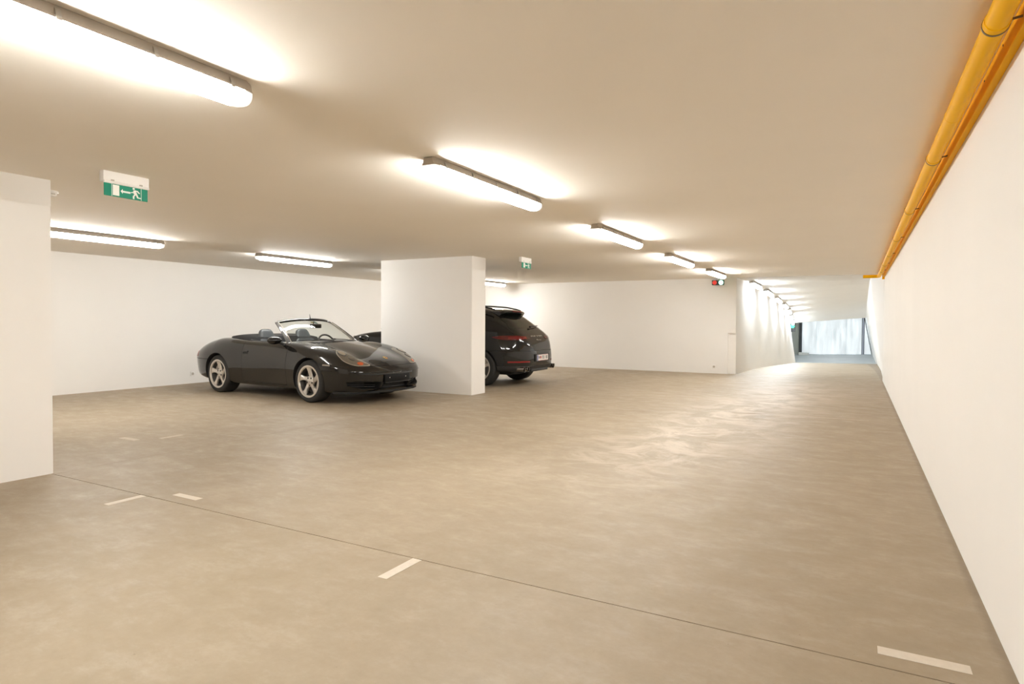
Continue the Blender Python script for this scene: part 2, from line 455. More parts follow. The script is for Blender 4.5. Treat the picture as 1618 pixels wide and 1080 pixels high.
main = [(-2.50, 1.16, 'lit fluorescent batten on the ceiling nearest the camera, cut by the top left frame edge'),
        (-2.51, 4.20, 'lit fluorescent batten on the ceiling right of the near exit sign, second nearest'),
        (-2.56, 7.34, 'lit fluorescent batten third along the long ceiling row towards the ramp'),
        (-2.605, 10.55, 'lit fluorescent batten fourth along the long ceiling row towards the ramp'),
        (-2.605, 13.62, 'lit fluorescent batten above the red and green signal, last before the ramp')]
for x, y, lb in main:
    put_lamp(lamp0, (x, y, H), lb, 'ceiling battens in the long row')
put_lamp(lamp0, (-2.50, -1.95, H), 'lit fluorescent batten on the ceiling behind the camera position', 'ceiling battens in the long row')
for y, lb in ((1.2, 'lit fluorescent batten hidden behind the near wall pillar'), (4.46, 'lit fluorescent batten above the bare stretch of left wall, left of the open car'),
              (7.68, 'lit fluorescent batten over the black convertible near the left wall'), (11.1, 'lit fluorescent batten mostly hidden behind the middle wall pillar'),
              (14.38, 'lit fluorescent batten just showing right of the middle pillar, over the SUV')):
    put_lamp(lamp0, (-8.41 - (y - 4.46) * .02, y, H), lb, 'ceiling battens along the left bays')
TL = [17.75, 20.6, 23.5, 26.4, 29.3, 32.1, 34.2]
def edge(E, y):
    for a, b in zip(E, E[1:]):
        if a[1] <= y <= b[1]:
            t = (y - a[1]) / (b[1] - a[1]); return Vector(a).lerp(Vector(b), t)
    return Vector(E[-1])
names = ['first', 'second', 'third', 'fourth', 'fifth', 'sixth', 'seventh and last']
for y, n in zip(TL, names):
    p0, p1 = edge(LTe, y - .8), edge(LTe, min(y + .8, 35.1)); q = edge(RTe, y)
    c = (p0 + p1) / 2
    side = (q - edge(LTe, y)).normalized()
    put_lamp(tl0, c + side * .14 + Vector((0, 0, -.012)), n + ' lit batten along the top of the left ramp wall', 'battens along the ramp wall', p1 - p0, -0.10)

for y, n in ((38.6, 'nearer'), (42.6, 'farther')):  # added fill battens, out of view, to brighten the forecourt floor and wall
    put_lamp(fill0, (-1.2, y, 1.95), n + ' added fill batten under the forecourt ceiling, unseen behind the ramp lintel', 'added fill battens of the forecourt')
# ------------------------------------------------------------ exit signs
def exit_sign(x, y0, y1, label, k=1.0):
    c = (y0 + y1) / 2; L = y1 - y0
    r = empty('exit_sign', label, 'exit sign', (x, c, H), 0, 'hanging emergency exit signs')
    h = L / 2
    bm = bbox(-.045, .012, -h, h, -.080, 0, .006); link('housing', bm, M['white'], r, 40)
    bm = bmesh.new(); tube(bm, [(.008, -h + .004, -.080), (.008, h - .004, -.080)], .011, 10); link('lower_rail', bm, M['white'], r, 50)
    for s in (-1, 1):
        link('latch', bbox(.010, .016, s * h * .62 - .012, s * h * .62 + .012, -.072, -.060, .002, 1), M['housing'], r)
    b0, b1 = -.182, -.086
    link('sign_panel', bbox(.004, .010, -h + .005, h - .012, b0, b1, .001, 1), M['green'], r)
    X0, X1 = .0100, .0114
    def poly(pts, name='pictogram'):
        bm = bmesh.new()
        a = [bm.verts.new((X0, p[0], p[1])) for p in pts]; b = [bm.verts.new((X1, p[0], p[1])) for p in pts]
        n = len(pts)
        bm.faces.new(b); bm.faces.new(a[::-1])
        for i in range(n): bm.faces.new((a[i], a[(i + 1) % n], b[(i + 1) % n], b[i]))
        bmesh.ops.recalc_face_normals(bm, faces=bm.faces[:])
        return bm
    bm_all = []
    # u: 0..1 along the panel from its left end as seen, w: 0..1 upward
    P = lambda u, w: (-h + .005 + u * (L - .017), b0 + w * (b1 - b0))
    q = lambda pts: [P(*p) for p in pts]
    link('divider_line', poly(q([(.163, .02), (.172, .02), (.172, .98), (.163, .98)])), M['pict'], r)
    link('divider_line', poly(q([(.838, .02), (.847, .02), (.847, .98), (.838, .98)])), M['pict'], r)
    link('door_symbol', poly(q([(.19, .10), (.335, .10), (.335, .90), (.19, .90)])), M['pict'], r)
    link('arrow', poly(q([(.365, .50), (.41, .68), (.415, .56), (.59, .56), (.59, .42), (.415, .42), (.41, .32)])), M['pict'], r)
    man = bmesh.new()
    def add(pts):
        b = poly(q(pts)); me = bpy.data.meshes.new('t'); b.to_mesh(me); b.free(); man.from_mesh(me); bpy.data.meshes.remove(me)
    hd = [(.665 + .027 * math.cos(t), .86 + .085 * math.sin(t)) for t in [k * math.pi / 6 for k in range(12)]]
    add(hd)
    add([(.655, .72), (.70, .76), (.745, .50), (.70, .42), (.665, .46)])           # trunk
    add([(.70, .76), (.76, .74), (.815, .56), (.795, .52), (.745, .66), (.70, .68)])  # rear arm
    add([(.665, .62), (.60, .56), (.60, .50), (.675, .53)])                        # front arm
    add([(.69, .46), (.73, .44), (.68, .26), (.68, .06), (.645, .06), (.645, .28)])   # front leg
    add([(.71, .46), (.745, .48), (.775, .24), (.835, .22), (.835, .15), (.745, .16)])  # rear leg
    link('running_figure', man, M['pict'], r)
    return r
exit_sign(-4.834, 2.58, 2.918, 'green exit sign with arrow and running man, hanging nearest, left of the second batten')
exit_sign(-4.93, 9.265, 9.62, 'small green exit sign hanging further back, right above the middle pillar')

# smoke detector
r = empty('smoke_detector', 'round white smoke detector on the ceiling beside the near pillar', 'smoke detector', (-6.03, 2.80, H))
bm = bmesh.new(); lathe(bm, [(.001, 0), (.052, 0), (.054, -.012), (.050, -.018), (.001, -.018)], 28, 'z'); link('base', bm, M['white'], r, 40)
bm = bmesh.new(); lathe(bm, [(.001, -.018), (.040, -.018), (.040, -.034), (.034, -.044), (.020, -.048), (.001, -.049)], 28, 'z'); link('sensor_head', bm, M['white'], r, 40)
link('vent_slot', bbox(.012, .0408, -.016, .016, -.033, -.023, .001, 1), M['housing'], r)

# ------------------------------------------------------------ yellow pipework along the right wall
PX, PZ, PR = .400, 2.247, .0365
pr_ = empty('gas_pipe', 'yellow round gas pipe under the ceiling beside the right wall', 'pipe', (PX, 0, PZ))
bm = bmesh.new(); tube(bm, [(0, -5.9, 0), (0, 4.7, 0), (0, 15.45, 0)], PR, 28); link('pipe_run', bm, M['yellow'], pr_, 60)
bm = bmesh.new()
arc = [(0, 15.40, 0)] + [(-.10 + .10 * math.cos(t), 15.45 + .10 * math.sin(t), 0) for t in [k * math.pi / 16 for k in range(9)]] + [(-.30, 15.55, 0)]
tube(bm, arc, PR * .98, 20); link('elbow', bm, M['yellow'], pr_, 60)
for y in (2.72, 4.72, 6.72, 8.82, 10.74, 12.45, 13.95):
    bm = bmesh.new(); tube(bm, [(0, y - .07, 0), (0, y - .068, 0), (0, y - .002, 0), (0, y, 0)], [PR + .001, PR + .003, PR + .003, PR + .001], 28); link('coupling', bm, M['yellow'], pr_, 40)
for y in (3.76,):
    bm = bmesh.new(); tube(bm, [(0, y - .004, 0), (0, y, 0), (0, y + .004, 0)], [PR, PR + .0018, PR], 28); link('weld_seam', bm, M['yellow'], pr_, 60)
for y in (-2.0, .7, 2.69, 4.69, 6.69, 8.79, 10.71, 12.42, 13.92):
    bm = bmesh.new(); tube(bm, [(0, y - .006, 0), (0, y + .006, 0)], PR + .0045, 28)
    c = link('pipe_clamp', bm, M['ring'], pr_, 40)
    bm = bmesh.new(); tube(bm, [(PR - .002, y, .006), (.0725, y, .012)], .0045, 8); link('bracket_rod', bm, M['ring'], c, 60)
ch = empty('cable_channel', 'yellow flat rectangular duct fixed to the right wall below the ceiling', 'duct', (XR, 0, 2.232))
link('duct_run', bbox(-.031, -.0005, -5.9, 15.55, 0, .080, .002, 1), M['yellow'], ch)
for y in (3.02, 3.42):
    bm = bmesh.new(); lathe(bm, [(.001, -.034), (.004, -.0335), (.0045, -.031), (.001, -.030)], 10, 'x', (0, y, .055)); link('screw', bm, M['ring'], ch, 60)
link('end_plate', bbox(-.045, -.0005, 15.55, 15.60, -.05, .080, .002, 1), M['yellow'], ch)

# ------------------------------------------------------------ pale joint edge and floor markings (paint, 1 mm)
def marking(x0, x1, y0, y1, label):
    worn = any(w in label for w in ('worn', 'faint', 'tiny', 'thin'))
    c = ((x0 + x1) / 2, (y0 + y1) / 2)
    bm = bbox(x0 - c[0], x1 - c[0], y0 - c[1], y1 - c[1], 0, .0012, .0004, 1)
    tag(link('floor_marking', bm, M['worn' if worn else 'mark'], None, None, (c[0], c[1], 0.0001)), label, 'floor marking', 'painted parking bay ticks')
marking(-1.988, -1.932, 2.293, 2.566, 'white painted tick on the floor at bottom centre, touching the saw cut')
marking(.087, .374, 2.668, 2.732, 'long white painted tick on the floor at bottom right, by the right wall')
marking(-4.355, -4.297, 2.312, 2.562, 'white painted tick lying on the near side of the saw cut, right of the near pillar')
marking(-4.17, -3.912, 2.668, 2.724, 'short white painted tick just beyond the saw cut, right of the near pillar')
marking(-6.665, -6.395, 3.69, 3.756, 'worn white tick left of a slanting tick, beyond the near pillar')
marking(-6.31, -6.25, 3.893, 4.135, 'worn slanting white tick on the floor between near pillar and convertible')
marking(-11.22, -10.86, 6.57, 6.63, 'faint white tick on the floor at the foot of the left wall')
marking(-6.40, -6.12, 8.53, 8.59, 'faint white tick at the foot of the middle pillar')
marking(-6.27, -6.02, 13.84, 13.90, 'tiny white tick on the floor right of the SUV before the far wall')
marking(-1.297, .15, 9.07, 9.105, 'long thin pale strip for the bright edge of a floor joint, across the drive lane before the ramp')  # not a bay tick: bright edge of a floor joint laid on as a strip

# ------------------------------------------------------------ signals, sockets
r = empty('traffic_signal', 'small red and green traffic signal on the far wall beside the ramp mouth', 'traffic signal', (-2.95, YF, 2.205))
link('signal_case', bbox(-.15, .13, -.06, 0, -.06, .06, .01), M['dark'], r)
bm = bmesh.new(); lathe(bm, [(.001, -.085), (.03, -.082), (.05, -.070), (.054, -.055), (.001, -.055)], 24, 'y', (-.085, 0, 0)); link('red_lens', bm, M['redlens'], r, 50)
bm = bmesh.new(); lathe(bm, [(.001, -.085), (.03, -.082), (.05, -.070), (.054, -.055), (.001, -.055)], 24, 'y', (.065, 0, 0)); link('green_lens', bm, M['greenlens'], r, 50)
r = empty('traffic_signal', 'tiny green traffic signal at the far end of the ramp under its ceiling', 'traffic signal', (-2.92, 35.5, 1.02))
link('signal_case', bbox(-.13, .13, -.06, .06, -.22, .20, .01), M['dark'], r)
link('bracket', bbox(-.30, -.12, -.02, .02, .10, .14), M['dark'], r)
bm = bmesh.new(); lathe(bm, [(.001, -.085), (.06, -.08), (.10, -.07), (.105, -.055), (.001, -.055)], 24, 'y', (0, 0, .08)); link('green_lens', bm, M['greenlens2'], r, 50)
def socket(loc, rz, label):
    r = empty('wall_socket', label, 'socket', loc, rz, 'low wall sockets')
    link('face_plate', bbox(-.042, .042, -.012, 0, -.042, .042, .004), M['white'], r, 40)
    bm = bmesh.new(); lathe(bm, [(.001, -.0125), (.024, -.0125), (.026, -.014), (.022, -.0145), (.021, -.006)], 20, 'y'); link('socket_well', bm, M['housing'], r, 40)
    return r
socket((-3.036, YF, .165), 0, 'small white socket low on the far wall left of the ramp mouth')
socket((XL, 7.65, .185), math.pi / 2, 'small white socket low on the left wall behind the convertible')
# pale kerb block by the gate
tag(link('kerb_block', bbox(-.30, .30, -.25, .25, 0, .20, .02), M['white'], None, None, (-3.0, 44.9, -0.842)), 'pale low block on the grey floor at the left foot of the gate', 'block')

# ------------------------------------------------------------ car building kit
M['paint'] = mat('black_car_paint', (0.0075, 0.0065, 0.0055), 0.5, 0.0, 1.0, 0.04)
M['paint2'] = mat('black_car_paint_two', (0.006, 0.0055, 0.005), 0.5, 0.0, 1.0, 0.04)
M['rubber'] = mat('tyre_rubber', (0.018, 0.017, 0.016), 0.75, var=0.15, scale=40)
M['black'] = mat('matt_black', (0.008, 0.008, 0.008), 0.7)
M['trim'] = mat('black_plastic_trim', (0.016, 0.016, 0.016), 0.45)
M['gap'] = mat('panel_gap', (0.002, 0.002, 0.002), 0.9)
M['alloy'] = mat('silver_alloy', (0.62, 0.58, 0.53), 0.32, 0.55, 0.4)
M['disc'] = mat('brake_disc_steel', (0.10, 0.095, 0.09), 0.45, 0.7)
M['chrome'] = mat('chrome', (0.75, 0.73, 0.70), 0.12, 1.0)
M['tip'] = mat('dull_chrome', (0.30, 0.28, 0.26), 0.25, 1.0)
M['barrel'] = mat('dark_rim_barrel', (0.05, 0.047, 0.043), 0.5, 0.3)
M['leather'] = mat('blue_grey_leather', (0.034, 0.040, 0.046), 0.5, var=0.1, scale=20)
M['fabric'] = mat('black_roof_fabric', (0.010, 0.010, 0.011), 0.85, var=0.2, scale=60)
M['lens'] = mat('headlamp_interior', (0.20, 0.175, 0.14), 0.18, 0.4, 0.6)
M['lensrim'] = mat('headlamp_rim', (0.40, 0.36, 0.30), 0.3, 0.4, 0.5)
M['proj'] = mat('headlamp_reflector', (0.62, 0.57, 0.48), 0.08, 0.9)
M['orange'] = mat('orange_indicator', (0.50, 0.10, 0.03), 0.2, 0, 0.6)
M['red'] = mat('red_tail_lens', (0.075, 0.003, 0.003), 0.15, 0, 0.5, 0.3)
M['redbright'] = mat('red_reflector', (0.19, 0.006, 0.006), 0.25, 0, 0.4, 0.3)
M['gold'] = mat('gold_badge', (0.70, 0.45, 0.10), 0.3, 0.6)
M['caliper'] = mat('grey_caliper', (0.40, 0.36, 0.31), 0.4, 0.4)
M['marker'] = mat('clear_side_marker', (0.30, 0.26, 0.21), 0.25, 0.2, 0.5)
M['mirrorglass'] = mat('mirror_glass', (0.8, 0.8, 0.8), 0.03, 1.0)
M['plate'] = mat('number_plate_white', (0.78, 0.74, 0.70), 0.4)
M['plateblue'] = mat('number_plate_blue', (0.05, 0.10, 0.35), 0.4)
M['platered'] = mat('number_plate_red', (0.55, 0.06, 0.05), 0.4)
M['ink'] = mat('number_plate_black', (0.02, 0.02, 0.02), 0.5)
M['redbright2'] = mat('tail_lamp_pale_red', (0.45, 0.08, 0.06), 0.25, 0, 0.4)
M['sticker'] = mat('green_vignette', (0.08, 0.40, 0.36), 0.5)
M['stickeryellow'] = mat('yellow_vignette', (0.65, 0.55, 0.12), 0.5)
M['darkglass'] = mat('dark_car_glass', (0.006, 0.007, 0.005), 0.06, 0.0, 0.0, 0.5)

def glassmat():
    m, N, L, B = nt('windscreen_glass')
    out = [n for n in N if n.type == 'OUTPUT_MATERIAL'][0]
    tr = N.new('ShaderNodeBsdfTransparent'); tr.inputs[0].default_value = (0.86, 0.90, 0.87, 1)
    gl = N.new('ShaderNodeBsdfGlossy'); gl.inputs['Roughness'].default_value = 0.02
    fr = N.new('ShaderNodeFresnel'); fr.inputs['IOR'].default_value = 1.5
    mx = N.new('ShaderNodeMixShader')
    L.new(fr.outputs[0], mx.inputs[0]); L.new(tr.outputs[0], mx.inputs[1]); L.new(gl.outputs[0], mx.inputs[2])
    L.new(mx.outputs[0], out.inputs['Surface'])
    return m
M['glass'] = glassmat()

def pchip(tab):
    """monotone cubic through (x, y) keys, returns a function on arrays"""
    tab = sorted(tab); x = np.array([t[0] for t in tab], float); y = np.array([t[1] for t in tab], float)
    h = np.diff(x); d = np.diff(y) / h; m = np.zeros_like(x)
    m[0], m[-1] = d[0], d[-1]
    for i in range(1, len(x) - 1):
        if d[i - 1] * d[i] > 0:
            w1, w2 = 2 * h[i] + h[i - 1], h[i] + 2 * h[i - 1]
            m[i] = (w1 + w2) / (w1 / d[i - 1] + w2 / d[i])
    def f(q):
        q = min(max(q, x[0]), x[-1]); i = min(max(int(np.searchsorted(x, q)) - 1, 0), len(h) - 1)
        t = (q - x[i]) / h[i]
        return float((1 + 2 * t) * (1 - t) ** 2 * y[i] + t * (1 - t) ** 2 * h[i] * m[i] + t * t * (3 - 2 * t) * y[i + 1] + t * t * (t - 1) * h[i] * m[i + 1])
    return f

def bspline_basis(n, k, m):
    """clamped uniform cubic basis, n controls, m samples"""
    kn = np.concatenate([np.zeros(k), np.linspace(0, 1, n - k + 1), np.ones(k)])
    out = np.zeros((m, n))
    for r, t in enumerate(np.linspace(0, 1 - 1e-9, m)):
        N_ = np.array([1.0 if kn[i] <= t < kn[i + 1] else 0.0 for i in range(len(kn) - 1)])
        for p in range(1, k + 1):
            N2 = np.zeros(len(kn) - 1 - p)
            for i in range(len(N2)):
                a = (t - kn[i]) / (kn[i + p] - kn[i]) * N_[i] if kn[i + p] > kn[i] else 0
                b = (kn[i + p + 1] - t) / (kn[i + p + 1] - kn[i + 1]) * N_[i + 1] if kn[i + p + 1] > kn[i + 1] else 0
                N2[i] = a + b
            N_ = N2
        out[r] = N_[:n]
    return out

def loft_body(stations, section, samples=34):
    bm = bmesh.new(); rings = []; Bm = None
    for x in stations:
        c = np.array(section(x), float)
        if Bm is None: Bm = bspline_basis(len(c), 3, samples)
        p = Bm @ c
        half = [(x, a, b) for a, b in p]
        full = half + [(x, -a, b) for _, a, b in half[-2:0:-1]]
        rings.append(full)
    skin(bm, rings, True, True)
    bmesh.ops.recalc_face_normals(bm, faces=bm.faces[:])
    return bm

def boolean_cut(bm, cutters, mats):
    """subtract closed bmeshes (list of (bm, material index)) from bm and return the result"""
    me = bpy.data.meshes.new('tmp'); bm.to_mesh(me); bm.free()
    for m in mats: me.materials.append(m)
    o = bpy.data.objects.new('tmp', me); COL.objects.link(o); tmp = [o]
    for cb, mi in cutters:
        for f in cb.faces: f.material_index = mi
        bmesh.ops.recalc_face_normals(cb, faces=cb.faces[:])
        cm = bpy.data.meshes.new('cut'); cb.to_mesh(cm); cb.free()
        for m in mats: cm.materials.append(m)
        c = bpy.data.objects.new('cut', cm); COL.objects.link(c); tmp.append(c)
        md = o.modifiers.new('b', 'BOOLEAN'); md.operation = 'DIFFERENCE'; md.object = c; md.solver = 'EXACT'; md.material_mode = 'INDEX'
    dg = bpy.context.evaluated_depsgraph_get(); dg.update()
    ev = o.evaluated_get(dg); r = ev.to_mesh(); out = bmesh.new(); out.from_mesh(r); ev.to_mesh_clear()
    for t in tmp:
        d = t.data; bpy.data.objects.remove(t); bpy.data.meshes.remove(d)
    return out

def cut_plane(bm, co, no, where=None):
    geom = bm.verts[:] + bm.edges[:] + bm.faces[:]
    if where is not None:
        fs = [f for f in bm.faces if where(f.calc_center_median())]
        es = {e for f in fs for e in f.edges}; vs = {v for f in fs for v in f.verts}
        geom = list(vs) + list(es) + fs
    bmesh.ops.bisect_plane(bm, geom=geom, plane_co=co, plane_no=no, dist=1e-5)

def split_off(bm, pred):
    """move the faces whose centre satisfies pred into a new bmesh"""
    fs = [f for f in bm.faces if pred(f.calc_center_median(), f)]
    new = bm.copy()
    bm.faces.index_update(); new.faces.ensure_lookup_table()
    idx = {f.index for f in fs}
    bmesh.ops.delete(new, geom=[f for f in new.faces if f.index not in idx], context='FACES')
    bmesh.ops.delete(bm, geom=fs, context='FACES')
    return new

def patch(bvh, outline, view, up=(0, 0, 1), rings=5, off=0.003, depth=0.004, shrink=1.0, centre=None):
    """conforming patch: outline = 3D points near the surface, dropped on it along -view"""
    bm = bmesh.new(); v = Vector(view).normalized()
    P = [Vector(p) for p in outline]; c = Vector(centre) if centre else sum(P, Vector()) / len(P)
    def drop(p, o):
        h = bvh.ray_cast(p + v * 1.2, -v)
        if h[0] is None:
            h = bvh.find_nearest(p)
        n = h[1] if h[1].dot(v) > 0 else -h[1]
        return h[0] + n * o
    rr = []
    for k in range(rings, 0, -1):
        s = k / rings * shrink
        rr.append([bm.verts.new(drop(c + (p - c) * s, off)) for p in P])
    n = len(P)
    skirt = [bm.verts.new(drop(c + (p - c) * shrink, -depth)) for p in P]
    allr = [skirt] + rr
    for a, b in zip(allr, allr[1:]):
        for i in range(n): bm.faces.new((a[i], a[(i + 1) % n], b[(i + 1) % n], b[i]))
    cv = bm.verts.new(drop(c, off))
    for i in range(n): bm.faces.new((rr[-1][i], rr[-1][(i + 1) % n], cv))
    bmesh.ops.recalc_face_normals(bm, faces=bm.faces[:])
    s = sum((f.normal.dot(v) for f in bm.faces if True), 0)
    if s < 0: bmesh.ops.reverse_faces(bm, faces=bm.faces[:])
    return bm

def dense(pts, n=5, closed=True):
    out = []
    P = [Vector(p) for p in pts]; N = len(P)
    for i in range(N if closed else N - 1):
        p0, p1, p2, p3 = P[(i - 1) % N], P[i], P[(i + 1) % N], P[(i + 2) % N]
        for k in range(n):
            t = k / n
            out.append(0.5 * ((2 * p1) + (p2 - p0) * t + (2 * p0 - 5 * p1 + 4 * p2 - p3) * t * t + (3 * p1 - p0 - 3 * p2 + p3) * t ** 3))
    return out

def lin(pts, n=4):
    P = [Vector(p) for p in pts]
    return [P[i].lerp(P[(i + 1) % len(P)], k / n) for i in range(len(P)) for k in range(n)]

def make_wheel(parent, x, y, z, side, R, width, rimR, style, alloy='alloy'):
    """side = +1 left, -1 right. local wheel axis along y, outer face towards side"""
    s = side; hw = width / 2
    bm = bmesh.new()
    prof = [(rimR - .012, -hw * .9), (rimR + .012, -hw * .98), (R - .035, -hw), (R - .010, -hw * .9), (R, -hw * .72), (R, 0), (R, hw * .72), (R - .010, hw * .9), (R - .035, hw), (rimR + .016, hw * .97), (rimR - .004, hw * .92), (rimR - .012, hw * .86)]
    lathe(bm, [(r, h * s) for r, h in prof], 64, 'y', (0, 0, 0), 0, True)
    for gpos in (-.4, -.13, .13, .4):   # tread grooves as slim recessed rings
        pass
    bmesh.ops.recalc_face_normals(bm, faces=bm.faces[:])
    t = link('tire', bm, M['rubber'], parent, 40, (x, y, z))
    bm = bmesh.new()
    lathe(bm, [(r, h * s) for r, h in [(rimR + .004, hw * .93), (rimR + .006, hw * .985), (rimR - .004, hw * 1.0), (rimR - .020, hw * .965), (rimR - .027, hw * .84), (rimR - .022, hw * .80), (rimR - .008, hw * .85)]], 64, 'y', (0, 0, 0), 0, True)
    bmesh.ops.recalc_face_normals(bm, faces=bm.faces[:])
    link('rim', bm, M[alloy], t, 40)
    bm = bmesh.new()
    lathe(bm, [(r, h * s) for r, h in [(rimR - .022, hw * .82), (rimR - .032, hw * .70), (rimR - .045, hw * .30), (rimR - .05, -hw * .8), (rimR - .03, -hw * .88), (rimR - .01, -hw * .86), (rimR - .012, 0)]], 64, 'y', (0, 0, 0), 0, True)
    bmesh.ops.recalc_face_normals(bm, faces=bm.faces[:])
    link('rim_barrel', bm, M['barrel'], t, 40)
    # spokes
    face = hw * .86
    for k in range(5):
        a0 = math.pi / 2 + k * 2 * math.pi / 5 + (0.05 if style == 'twist' else 0)
        bm = bmesh.new(); rings = []
        for i in range(8):
            u = i / 7
            r = .045 + (rimR - .020 - .045) * u
            a = a0 + (s * (.30 * (1 - u) ** 1.5 - .05) if style == 'twist' else 0)
            w = (.040 - .012 * math.sin(u * math.pi) + .006 * u) if style == 'twist' else (.034 - .010 * u)
            if u > .8: w += (u - .8) * .06
            yy = face - .028 * (1 - u) ** 0.8 * (1 if style == 'twist' else .6) + .004 * math.sin(u * 3)
            c = Vector((math.cos(a) * r, 0, math.sin(a) * r)); tdir = Vector((-math.sin(a), 0, math.cos(a)))
            tilt = .010 * math.sin(u * math.pi) if style == 'twist' else 0
            o_ = lambda q, h: c + tdir * q + Vector((0, s * h, 0))
            rings.append([o_(-w, yy - .010 - tilt), o_(-w * .72, yy - tilt * .4), o_(w * .72, yy + tilt * .6), o_(w, yy - .008 + tilt * .3), o_(w * .8, yy - .035), o_(-w * .8, yy - .035)])
        skin(bm, rings); bmesh.ops.recalc_face_normals(bm, faces=bm.faces[:])
        link('spoke', bm, M[alloy], t, 50)
    bm = bmesh.new()
    lathe(bm, [(r, h * s) for r, h in [(.001, face - .012), (.062, face - .013), (.080, face - .022), (.085, face - .05), (.001, face - .05)]], 32)
    bmesh.ops.recalc_face_normals(bm, faces=bm.faces[:]); link('hub', bm, M[alloy], t, 40)
    for k in range(5):
        a = math.pi / 2 + .62 + k * 2 * math.pi / 5
        bm = bmesh.new(); lathe(bm, [(r, h * s) for r, h in [(.001, face - .0105), (.0135, face - .0105), (.0145, face - .016), (.001, face - .016)]], 12, 'y', (.058 * math.cos(a), 0, .058 * math.sin(a)))
        bmesh.ops.recalc_face_normals(bm, faces=bm.faces[:]); link('lug_bolt', bm, M['black'], t, 40)
    bm = bmesh.new(); lathe(bm, [(r, h * s) for r, h in [(.001, face - .004), (.022, face - .005), (.030, face - .010), (.031, face - .016), (.001, face - .016)]], 24)
    bmesh.ops.recalc_face_normals(bm, faces=bm.faces[:]); link('center_cap', bm, M['alloy'], t, 40)
    bm = bmesh.new(); lathe(bm, [(r, h * s) for r, h in [(.07, face - .075), (rimR - .060, face - .075), (rimR - .060, face - .10), (.07, face - .10)]], 40, 'y', (0, 0, 0), 0, True)
    bmesh.ops.recalc_face_normals(bm, faces=bm.faces[:]); link('brake_disc', bm, M['disc'], t, 40)
    bm = bmesh.new(); lathe(bm, [(r, h * s) for r, h in [(.001, -.02), (rimR - .052, -.02), (rimR - .052, -.03), (.001, -.03)]], 40)
    bmesh.ops.recalc_face_normals(bm, faces=bm.faces[:]); link('backing_plate', bm, M['black'], t, 40)
    # caliper
    bm = bmesh.new(); rings = []
    for i in range(7):
        a = -.75 + .85 * i / 6 + (0 if x > 0 else math.pi - .35)
        q = lambda r, h: Vector((math.cos(a) * r, s * h, math.sin(a) * r))
        rings.append([q(rimR - .115, face - .050), q(rimR - .060, face - .050), q(rimR - .052, face - .07), q(rimR - .115, face - .07)])
    skin(bm, rings); bmesh.ops.recalc_face_normals(bm, faces=bm.faces[:])
    link('brake_caliper', bm, M['caliper'], t, 40)
    return t

def cylinder_cutter(x, z, r, y0, y1, seg=48):
    bm = bmesh.new()
    a = [bm.verts.new((x + r * math.cos(t), y0, z + r * math.sin(t))) for t in [2 * math.pi * k / seg for k in range(seg)]]
    b = [bm.verts.new((v.co.x, y1, v.co.z)) for v in a]
    bm.faces.new(a); bm.faces.new(b[::-1])
    for i in range(seg): bm.faces.new((a[i], b[i], b[(i + 1) % seg], a[(i + 1) % seg]))
    return bm

def prism(outline, d0, d1, axis='x'):
    """outline of 2D points extruded between d0 and d1 along an axis"""
    bm = bmesh.new()
    mk = {'x': lambda p, d: (d, p[0], p[1]), 'y': lambda p, d: (p[0], d, p[1]), 'z': lambda p, d: (p[0], p[1], d)}[axis]
    a = [bm.verts.new(mk(p, d0)) for p in outline]; b = [bm.verts.new(mk(p, d1)) for p in outline]
    n = len(a); bm.faces.new(a); bm.faces.new(b[::-1])
    for i in range(n): bm.faces.new((a[i], b[i], b[(i + 1) % n], a[(i + 1) % n]))
    bmesh.ops.recalc_face_normals(bm, faces=bm.faces[:])
    return bm

def stationlist(x0, x1, n=44, pw=2.2):
    """denser near both ends"""
    u = np.linspace(-1, 1, n); e = np.sign(u) * (1 - (1 - np.abs(u)) ** pw)
    e = 0.62 * e + 0.38 * u
    return [float(x0 + (x1 - x0) * (v + 1) / 2) for v in e]

def text_mesh(s, size, ext=0.002, wide=1.0):
    cu = bpy.data.curves.new('txt', 'FONT'); cu.body = s; cu.size = size; cu.extrude = ext; cu.align_x = 'CENTER'; cu.align_y = 'CENTER'
    cu.space_character = 1.15
    o = bpy.data.objects.new('txt', cu); COL.objects.link(o)
    dg = bpy.context.evaluated_depsgraph_get(); dg.update()
    ev = o.evaluated_get(dg); me = ev.to_mesh(); bm = bmesh.new(); bm.from_mesh(me); ev.to_mesh_clear()
    bpy.data.objects.remove(o); bpy.data.curves.remove(cu)
    for v in bm.verts: v.co.x *= wide
    return bm

def to_yz(bm, x, y, z, facing):
    """text plane (x right, y up) -> car plane seen from +x (facing=1) or from -x (facing=-1)"""
    for v in bm.verts:
        a, b, c = v.co
        v.co = (x + facing * c, y + facing * a, z + b)
    return bm

